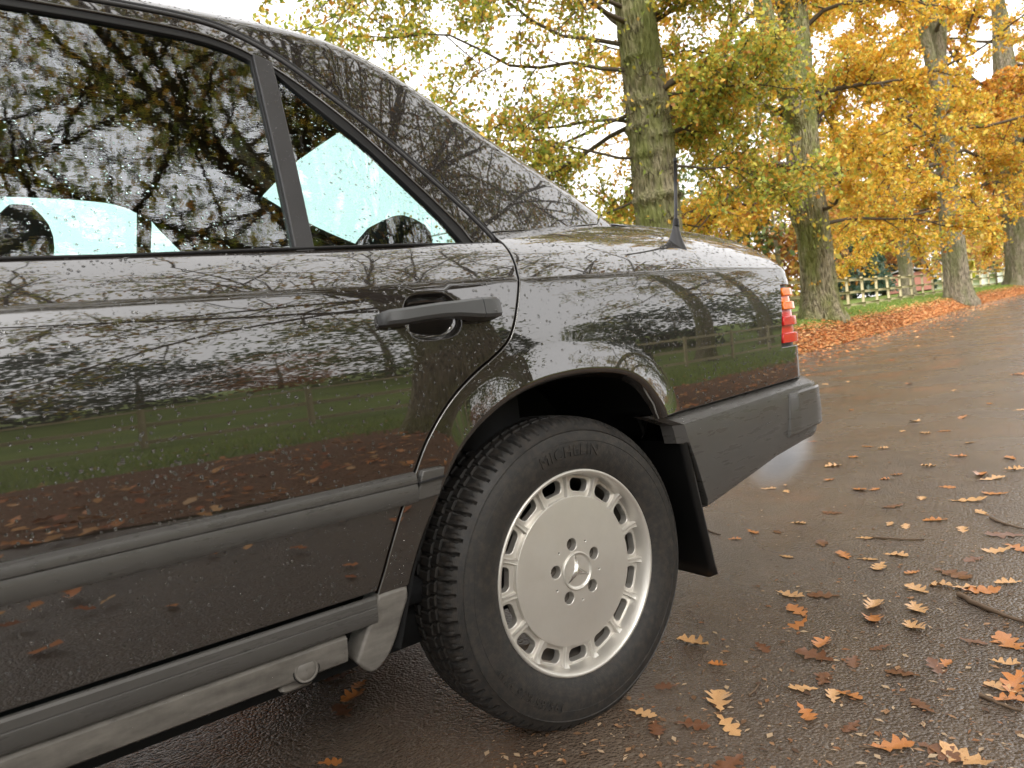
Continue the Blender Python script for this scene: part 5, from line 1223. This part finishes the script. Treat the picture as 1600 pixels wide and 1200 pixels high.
LEAVES = [
    (1.905, 0.020, 't', .07, 'tan leaf left of a pair just behind the mud flap'),
    (1.997, -0.008, 't', .045, 'nearest tan oak leaf lying left of the open road behind the bumper'),
    (1.886, -0.084, 't', .05, 'second nearest tan oak leaf lying left of the open road behind the bumper'),
    (1.452, -0.403, 't', .06, 'pale slim leaf alone behind the bumper corner'),
    (1.168, -0.325, 'o', .05, 'nearest orange oak leaf lying right of the mud flap'),
    (1.274, -0.327, 'o', .06, 'second nearest orange oak leaf lying right of the mud flap'),
    (1.085, -0.580, 't', .055, 'nearest tan oak leaf lying above the large tan leaf with raised lobes'),
    (0.796, -0.774, 't', .085, 'large tan leaf with raised lobes level with the wheel hub'),
    (0.703, -0.852, 'o', .075, 'flat orange leaf just below the large tan leaf'),
    (0.623, -0.895, 'o', .065, 'nearest orange oak leaf lying below the large tan leaf with raised lobes'),
    (0.387, -0.765, 't', .075, 'tan leaf lying beside the rear tyre tread'),
    (0.329, -0.881, 'o', .04, 'nearest orange oak leaf lying right of the tan leaf beside the rear tyre'),
    (0.565, -1.000, 'o', .07, 'orange leaf overlapping a flat brown one'),
    (0.494, -1.020, 'b', .08, 'flat brown leaf under the orange one'),
    (0.351, -1.076, 't', .06, 'small pale tan leaf with a pointed tip'),
    (0.360, -1.137, 't', .055, 'nearest tan oak leaf lying left of the bright orange leaf standing on edge'),
    (0.382, -1.156, 'o', .06, 'orange brown leaf touching a pale one'),
    (0.206, -0.979, 't', .085, 'wide tan leaf lying below the tyre'),
    (0.138, -1.048, 't', .08, 'tan lobed leaf in the lower middle of the road'),
    (0.096, -0.998, 'b', .065, 'curled brown leaf near the foot of the tyre'),
    (0.067, -0.893, 't', .065, 'tan leaf closest under the rear tyre'),
    (0.264, -1.134, 'o', .055, 'nearest orange oak leaf lying right of the tan lobed leaf'),
    (0.262, -1.298, 'o', .075, 'bright orange leaf standing on edge near the bottom'),
    (0.037, -1.124, 'b', .07, 'red brown leaf cut by the bottom edge'),
    (0.295, -1.360, 'b', .07, 'nearest brown oak leaf lying right of the bright orange leaf standing on edge'),
    (0.306, -1.398, 't', .08, 'pale tan leaf at the bottom by the thin twig'),
    (0.764, -1.012, 'o', .085, 'glossy orange leaf lying flat in mid road'),
    (0.833, -0.983, 't', .09, 'pale leaf folded over the glossy orange leaf'),
    (0.882, -1.071, 't', .08, 'large upright pale leaf in mid road'),
    (0.770, -1.113, 't', .07, 'nearest tan oak leaf lying below the large upright pale leaf'),
    (1.131, -0.950, 'o', .055, 'nearest orange oak leaf lying right of the deeply lobed pale leaf'),
    (1.006, -1.017, 't', .075, 'nearest tan oak leaf lying above the large upright pale leaf'),
    (1.063, -1.045, 't', .07, 'slender pale leaf pointing at the twig'),
    (1.170, -1.042, 'b', .10, 'wet brown patch of leaf beside the pale slender leaf'),
    (1.075, -1.143, 'o', .09, 'orange leaf with curled edge above the long twig'),
    (1.080, -1.102, 't', .07, 'nearest tan oak leaf lying left of the long dark twig'),
    (1.135, -0.856, 't', .085, 'pale leaf with deep lobes in mid road'),
    (1.183, -0.796, 't', .06, 'nearest tan oak leaf lying left of the deeply lobed pale leaf'),
    (1.261, -0.847, 't', .075, 'nearest tan oak leaf lying below the straight bare twig'),
    (1.179, -0.723, 'o', .07, 'nearest orange oak leaf lying left of the deeply lobed pale leaf'),
    (1.384, -0.685, 't', .05, 'small pale leaf at the end of the straight twig'),
    (1.573, -0.681, 't', .06, 'second nearest tan oak leaf lying above the straight bare twig'),
    (1.566, -0.739, 't', .06, 'nearest tan oak leaf lying above the straight bare twig'),
    (1.694, -0.781, 'o', .085, 'second nearest orange oak leaf lying left of the broad pale leaf'),
    (1.608, -0.903, 't', .07, 'nearest tan oak leaf lying below the broad pale leaf'),
    (1.999, -0.773, 't', .11, 'broad pale leaf farther up the road'),
    (1.844, -0.874, 't', .08, 'nearest tan oak leaf lying right of the broad pale leaf'),
    (1.437, -1.059, 't', .075, 'nearest tan oak leaf lying below the dark twig at the right edge'),
    (1.181, -1.172, 't', .07, 'nearest tan oak leaf lying above the long dark twig'),
    (1.604, -1.022, 'b', .10, 'nearest brown oak leaf lying below the dark twig at the right edge'),
    (1.972, -0.620, 't', .06, 'nearest tan oak leaf lying left of the broad pale leaf'),
    (2.052, -0.393, 'o', .06, 'fourth nearest orange oak leaf lying right of the open road behind the bumper'),
    (2.027, -0.340, 'o', .08, 'second nearest orange oak leaf lying right of the open road behind the bumper'),
    (2.465, 0.015, 't', .10, 'nearest tan oak leaf lying right of the open road behind the bumper'),
    (2.160, -0.132, 'o', .06, 'nearest orange oak leaf lying below the open road behind the bumper'),
    (2.255, -0.347, 'o', .06, 'fifth nearest orange oak leaf lying right of the open road behind the bumper'),
    (2.353, -0.347, 'o', .06, 'sixth nearest orange oak leaf lying right of the open road behind the bumper'),
    (2.569, -0.395, 't', .07, 'second nearest tan oak leaf lying below the middle of the far road'),
    (2.841, -0.416, 'o', .08, 'second nearest orange oak leaf lying above the broad pale leaf'),
    (2.595, -0.732, 't', .08, 'third nearest tan oak leaf lying right of the broad pale leaf'),
    (2.850, -0.636, 'o', .11, 'second nearest orange oak leaf lying right of the broad pale leaf'),
    (4.119, 0.043, 'o', .10, 'nearest orange oak leaf lying right of the middle of the far road'),
    (3.950, 0.264, 't', .09, 'nearest tan oak leaf lying left of the middle of the far road'),
    (3.551, 0.166, 't', .07, 'second nearest tan oak leaf lying left of the middle of the far road'),
    (3.473, -0.000, 't', .08, 'nearest tan oak leaf lying below the middle of the far road'),
    (3.574, -0.061, 'o', .08, 'nearest orange oak leaf lying below the middle of the far road'),
    (3.222, -0.327, 't', .09, 'nearest tan oak leaf lying right of the middle of the far road'),
    (2.441, -0.652, 'o', .10, 'nearest orange oak leaf lying above the broad pale leaf'),
    (2.394, -0.717, 't', .10, 'second nearest tan oak leaf lying right of the broad pale leaf'),
    (0.692, -1.327, 't', .055, 'second nearest tan oak leaf lying above the thin forked twig'),
    (0.799, -1.301, 'o', .09, 'orange leaf at the right edge below the long twig'),
    (0.582, -1.354, 't', .06, 'nearest tan oak leaf lying above the thin forked twig'),
    (0.613, -1.370, 'o', .085, 'tall curled orange leaf at the right edge'),
    (0.544, -1.382, 'o', .055, 'nearest orange oak leaf lying right of the thin forked twig'),
    (0.618, -1.239, 'o', .05, 'nearest orange oak leaf lying below the large upright pale leaf'),
    (0.589, -1.235, 'b', .075, 'second nearest brown oak leaf lying below the large upright pale leaf'),
    (0.412, -1.086, 'b', .07, 'second nearest brown oak leaf lying below the large tan leaf with raised lobes'),
    (0.521, -1.096, 'b', .05, 'nearest brown oak leaf lying left of the large upright pale leaf'),
    (0.277, -1.217, 'b', .05, 'nearest brown oak leaf lying left of the bright orange leaf standing on edge'),
    (2.701, 0.032, 'o', .06, 'nearest orange oak leaf lying right of the open road behind the bumper'),
    (2.786, 0.494, 'o', .07, 'nearest orange oak leaf lying left of the open road behind the bumper'),
    (3.013, 0.111, 'o', .07, 'third nearest orange oak leaf lying right of the open road behind the bumper'),
    (1.261, -0.602, 'b', .07, 'nearest brown oak leaf lying above the large tan leaf with raised lobes'),
    (0.842, -0.844, 'b', .08, 'nearest brown oak leaf lying right of the large tan leaf with raised lobes'),
    (0.041, -0.952, 'b', .06, 'nearest brown oak leaf lying left of the tan lobed leaf'),
    (-0.463, -0.557, 'o', .055, 'bright orange wet leaf beneath the sill'),
    (-0.360, -0.371, 'b', .08, 'nearest brown oak leaf lying below the sill end'),
    (-0.311, -0.323, 'o', .075, 'orange wet leaf in the shadow behind the sill end'),
    (-0.293, -0.196, 'b', .075, 'nearest brown oak leaf lying left of the sill end'),
    (-0.276, -0.281, 'o', .055, 'nearest orange oak leaf lying below the sill end'),
    (1.486, -1.097, 'o', .09, 'nearest orange oak leaf lying below the dark twig at the right edge'),
    (4.451, -0.177, 't', .1, 'nearest tan oak leaf lying below the far bend of the road'),
    (2.972, 0.007, 't', .06, 'second nearest tan oak leaf lying right of the open road behind the bumper'),
    (3.099, 0.493, 'o', .06, 'nearest orange oak leaf lying above the open road behind the bumper'),
    (4.791, 0.129, 'o', .08, 'nearest orange oak leaf lying below the far bend of the road'),
    (6.832, 0.600, 'o', .14, 'nearest orange oak leaf lying right of the far bend of the road'),
    (5.655, 0.693, 't', .08, 'nearest tan oak leaf lying above the middle of the far road'),
    (4.516, 0.990, 'o', .07, 'second nearest orange oak leaf lying right of the bumper corner'),
    (1.321, -1.037, 'b', .06, 'nearest brown oak leaf lying left of the dark twig at the right edge'),
    (1.814, -0.581, 'b', .08, 'nearest brown oak leaf lying above the straight bare twig'),
    (2.190, -0.625, 'o', .06, 'nearest orange oak leaf lying left of the broad pale leaf'),
    (2.142, -0.814, 'o', .09, 'nearest orange oak leaf lying right of the broad pale leaf'),
    (1.636, -0.434, 'b', .07, 'nearest brown oak leaf lying below the open road behind the bumper'),
    (1.315, -0.404, 'b', .05, 'second nearest brown oak leaf lying above the large tan leaf with raised lobes'),
    (0.530, -1.194, 'b', .06, 'third nearest brown oak leaf lying below the large upright pale leaf'),
    (0.619, -1.105, 'b', .05, 'nearest brown oak leaf lying below the large upright pale leaf'),
    (0.764, -1.240, 'b', .06, 'nearest brown oak leaf lying below the long dark twig'),
    (0.427, -1.276, 'b', .06, 'nearest brown oak leaf lying above the bright orange leaf standing on edge'),
    (0.465, -0.904, 'b', .05, 'nearest brown oak leaf lying below the large tan leaf with raised lobes'),
    (0.182, -0.854, 'b', .05, 'nearest brown oak leaf lying below the tan leaf beside the rear tyre'),
    (8.084, 2.681, 't', .08, 'nearest tan oak leaf lying right of the bumper corner'),
    (6.310, 1.348, 'o', .09, 'nearest orange oak leaf lying above the middle of the far road'),
    (7.348, 2.623, 'o', .08, 'nearest orange oak leaf lying right of the bumper corner'),
    (9.602, 2.464, 't', .1, 'second nearest tan oak leaf lying above the middle of the far road'),
    (10.739, 2.075, 'o', .14, 'nearest orange oak leaf lying above the far bend of the road'),
    (12.713, 4.406, 'o', .1, 'second nearest orange oak leaf lying above the middle of the far road')]
COLN = {'t': 'tan', 'o': 'orange', 'b': 'brown'}
g = np.random.default_rng(77)
for i, (x, y, k, sz, lb) in enumerate(LEAVES):
    o = link(bpy.data.objects.new('oak_leaf', LM[COLN[k], int(g.integers(0, 5))]))
    o.location = (x, y, float(ground(x, y))+.002); sc_ = sz*(.9+.2*g.random()); o.scale = (sc_, sc_*(.85+.3*g.random()), sc_*(.35+.5*g.random()))
    o.rotation_euler = (g.normal(0, .06), g.normal(0, .06), g.random()*6.28)
    tag(o, lb if lb else 'small %s oak leaf among the others strewn on the wet road' % COLN[k], 'leaf', 'fallen oak leaves on the road')
TWIGS = [(1.396, -0.702, 1.444, -0.850, 0.004, 'straight bare twig in mid road beside a small pale leaf'),
    (1.019, -1.114, 0.917, -1.296, 0.0065, 'long thick dark twig reaching the right edge of the road'),
    (0.529, -1.338, 0.508, -1.412, 0.004, 'thin forked twig low on the right'),
    (0.260, -1.246, 0.323, -1.233, 0.0025, 'short curved twig near the bottom'),
    (0.228, -1.256, 0.252, -1.292, 0.002, 'hair thin twig beside the bright orange leaf'),
    (1.782, -0.921, 1.688, -1.053, 0.005, 'dark twig among pale leaves at the right edge'),
    (1.218, -0.165, 1.185, -0.250, 0.0035, 'short twig behind the mud flap'),
    (0.258, -1.010, 0.307, -1.001, 0.0025, 'tiny bent twig below the large tan leaves')]
for i, (x0, y0, x1, y1, r, lb) in enumerate(TWIGS):
    p0 = np.array([x0, y0, r*.9]); p1 = np.array([x1, y1, r*.9]); n = 9; P = p0+(p1-p0)*np.linspace(0, 1, n)[:, None]
    L = np.linalg.norm(p1-p0); sd_ = unit(np.cross(p1-p0, (0, 0, 1))); P += sd_*(g.normal(0, .012*L, n)*np.sin(np.linspace(0, 3.14, n)))[:, None]+sd_*(.05*L*np.sin(np.linspace(0, 3.14, n)))[:, None]
    P[:, 2] = r*.9+.15*r*np.abs(g.normal(0, 1, n))
    c0 = P.mean(0); V, Q, T = tube(P-c0, np.linspace(r, r*.6, n)*(1+.12*g.normal(0, 1, n)), 7, True); root = mk('twig', V, T, Q, MATS['twig']); root.location = c0; tag(root, lb, 'twig', 'fallen twigs on the road')
# crumbs of leaf, bark and grit pressed into the tarmac
n = 3000; sN = g.random(n); px = 760+860*g.random(n); py = 620+600*g.random(n)**.8
XY = np.array([ray_ground(a, b) for a, b in zip(px, py)]); okk = (XY[:, 0] < 9) & (np.abs(XY[:, 1]) < 6) & ~((XY[:, 0] < .95) & (XY[:, 1] > -.6) & (XY[:, 1] < .85)); XY = XY[okk]; n = len(XY)
L = .002+.010*g.random(n)**3; an = g.random(n)*6.28; d = np.stack([np.cos(an), np.sin(an), 0*an], 1); t = np.stack([-np.sin(an), np.cos(an), 0*an], 1); c = np.concatenate([XY, ground(XY[:, 0], XY[:, 1])[:, None]+.003], 1)
wd = L*(.12+.5*g.random(n)); hh = np.zeros((n, 3)); hh[:, 2] = .0012
V = np.stack([c-d*L[:, None], c-t*wd[:, None]+hh, c+d*L[:, None]*.9, c+t*wd[:, None]+hh*.5], 1).reshape(-1, 3); b0 = np.arange(n)[:, None]*4; T = np.concatenate([b0+np.array([0, 1, 2]), b0+np.array([0, 2, 3])], 0)
pal = np.array([(.30, .17, .09), (.16, .09, .05), (.42, .30, .19), (.24, .11, .05), (.10, .06, .04)]); C = pal[g.integers(0, 5, n)]
tag(mk('road_debris', V, T, None, MATS['litter'], None, False, col=np.repeat(C, 4, 0)), 'crumbs of leaf and grit scattered over the wet road', 'debris', None, 'stuff')
# ------------------------------------------------------------------ exhaust vapour drifting from under the bumper
a = Acc(); rows = []
for t in np.linspace(.02, .98, 12):
    k2 = math.sin(math.pi*t)**.6; rows.append([(-.26+.52*t, .12*k2*math.cos(q), .095*k2*math.sin(q)) for q in np.linspace(0, 6.283, 20, endpoint=False)])
st = mk('exhaust_vapour', np.array(rows).reshape(-1, 3), None, grid_quads(12, 20, close_m=True), None); bm = bmesh.new(); bm.from_mesh(st.data); bmesh.ops.holes_fill(bm, edges=bm.edges); bmesh.ops.recalc_face_normals(bm, faces=bm.faces); bm.to_mesh(st.data); bm.free(); st.location = (1.42, -.38, .26); st.rotation_euler = (0, -.25, .2)
m = bpy.data.materials.new('vapour'); m.use_nodes = True; m.node_tree.nodes.clear(); k = NT(m)
vo = k.n('VolumePrincipled'); vo.inputs['Color'].default_value = (.95, .95, .97, 1); tc = k.n('TexCoord')
ln = k.n('VectorMath', operation='MULTIPLY'); k.l(tc.outputs['Object'], ln.inputs[0]); ln.inputs[1].default_value = (3.8, 8.0, 10.0)
le = k.n('VectorMath', operation='LENGTH'); k.l(ln.outputs[0], le.inputs[0])
fall = k.math('SUBTRACT', 1.0, le.outputs['Value']); fall = k.math('MAXIMUM', fall, 0.)
nz = k.noise(tc.outputs['Object'], 9, 3, .6); dn = k.math('MULTIPLY', k.math('MULTIPLY', fall, fall), k.math('MULTIPLY', k.math('MAXIMUM', k.math('SUBTRACT', nz, .25), 0.), 90.))
k.l(dn, vo.inputs['Density']); out = k.n('OutputMaterial'); k.l(vo.outputs[0], out.inputs['Volume']); st.data.materials.append(m)
tag(st, 'faint white exhaust vapour behind the rear bumper', 'vapour', None, 'stuff')
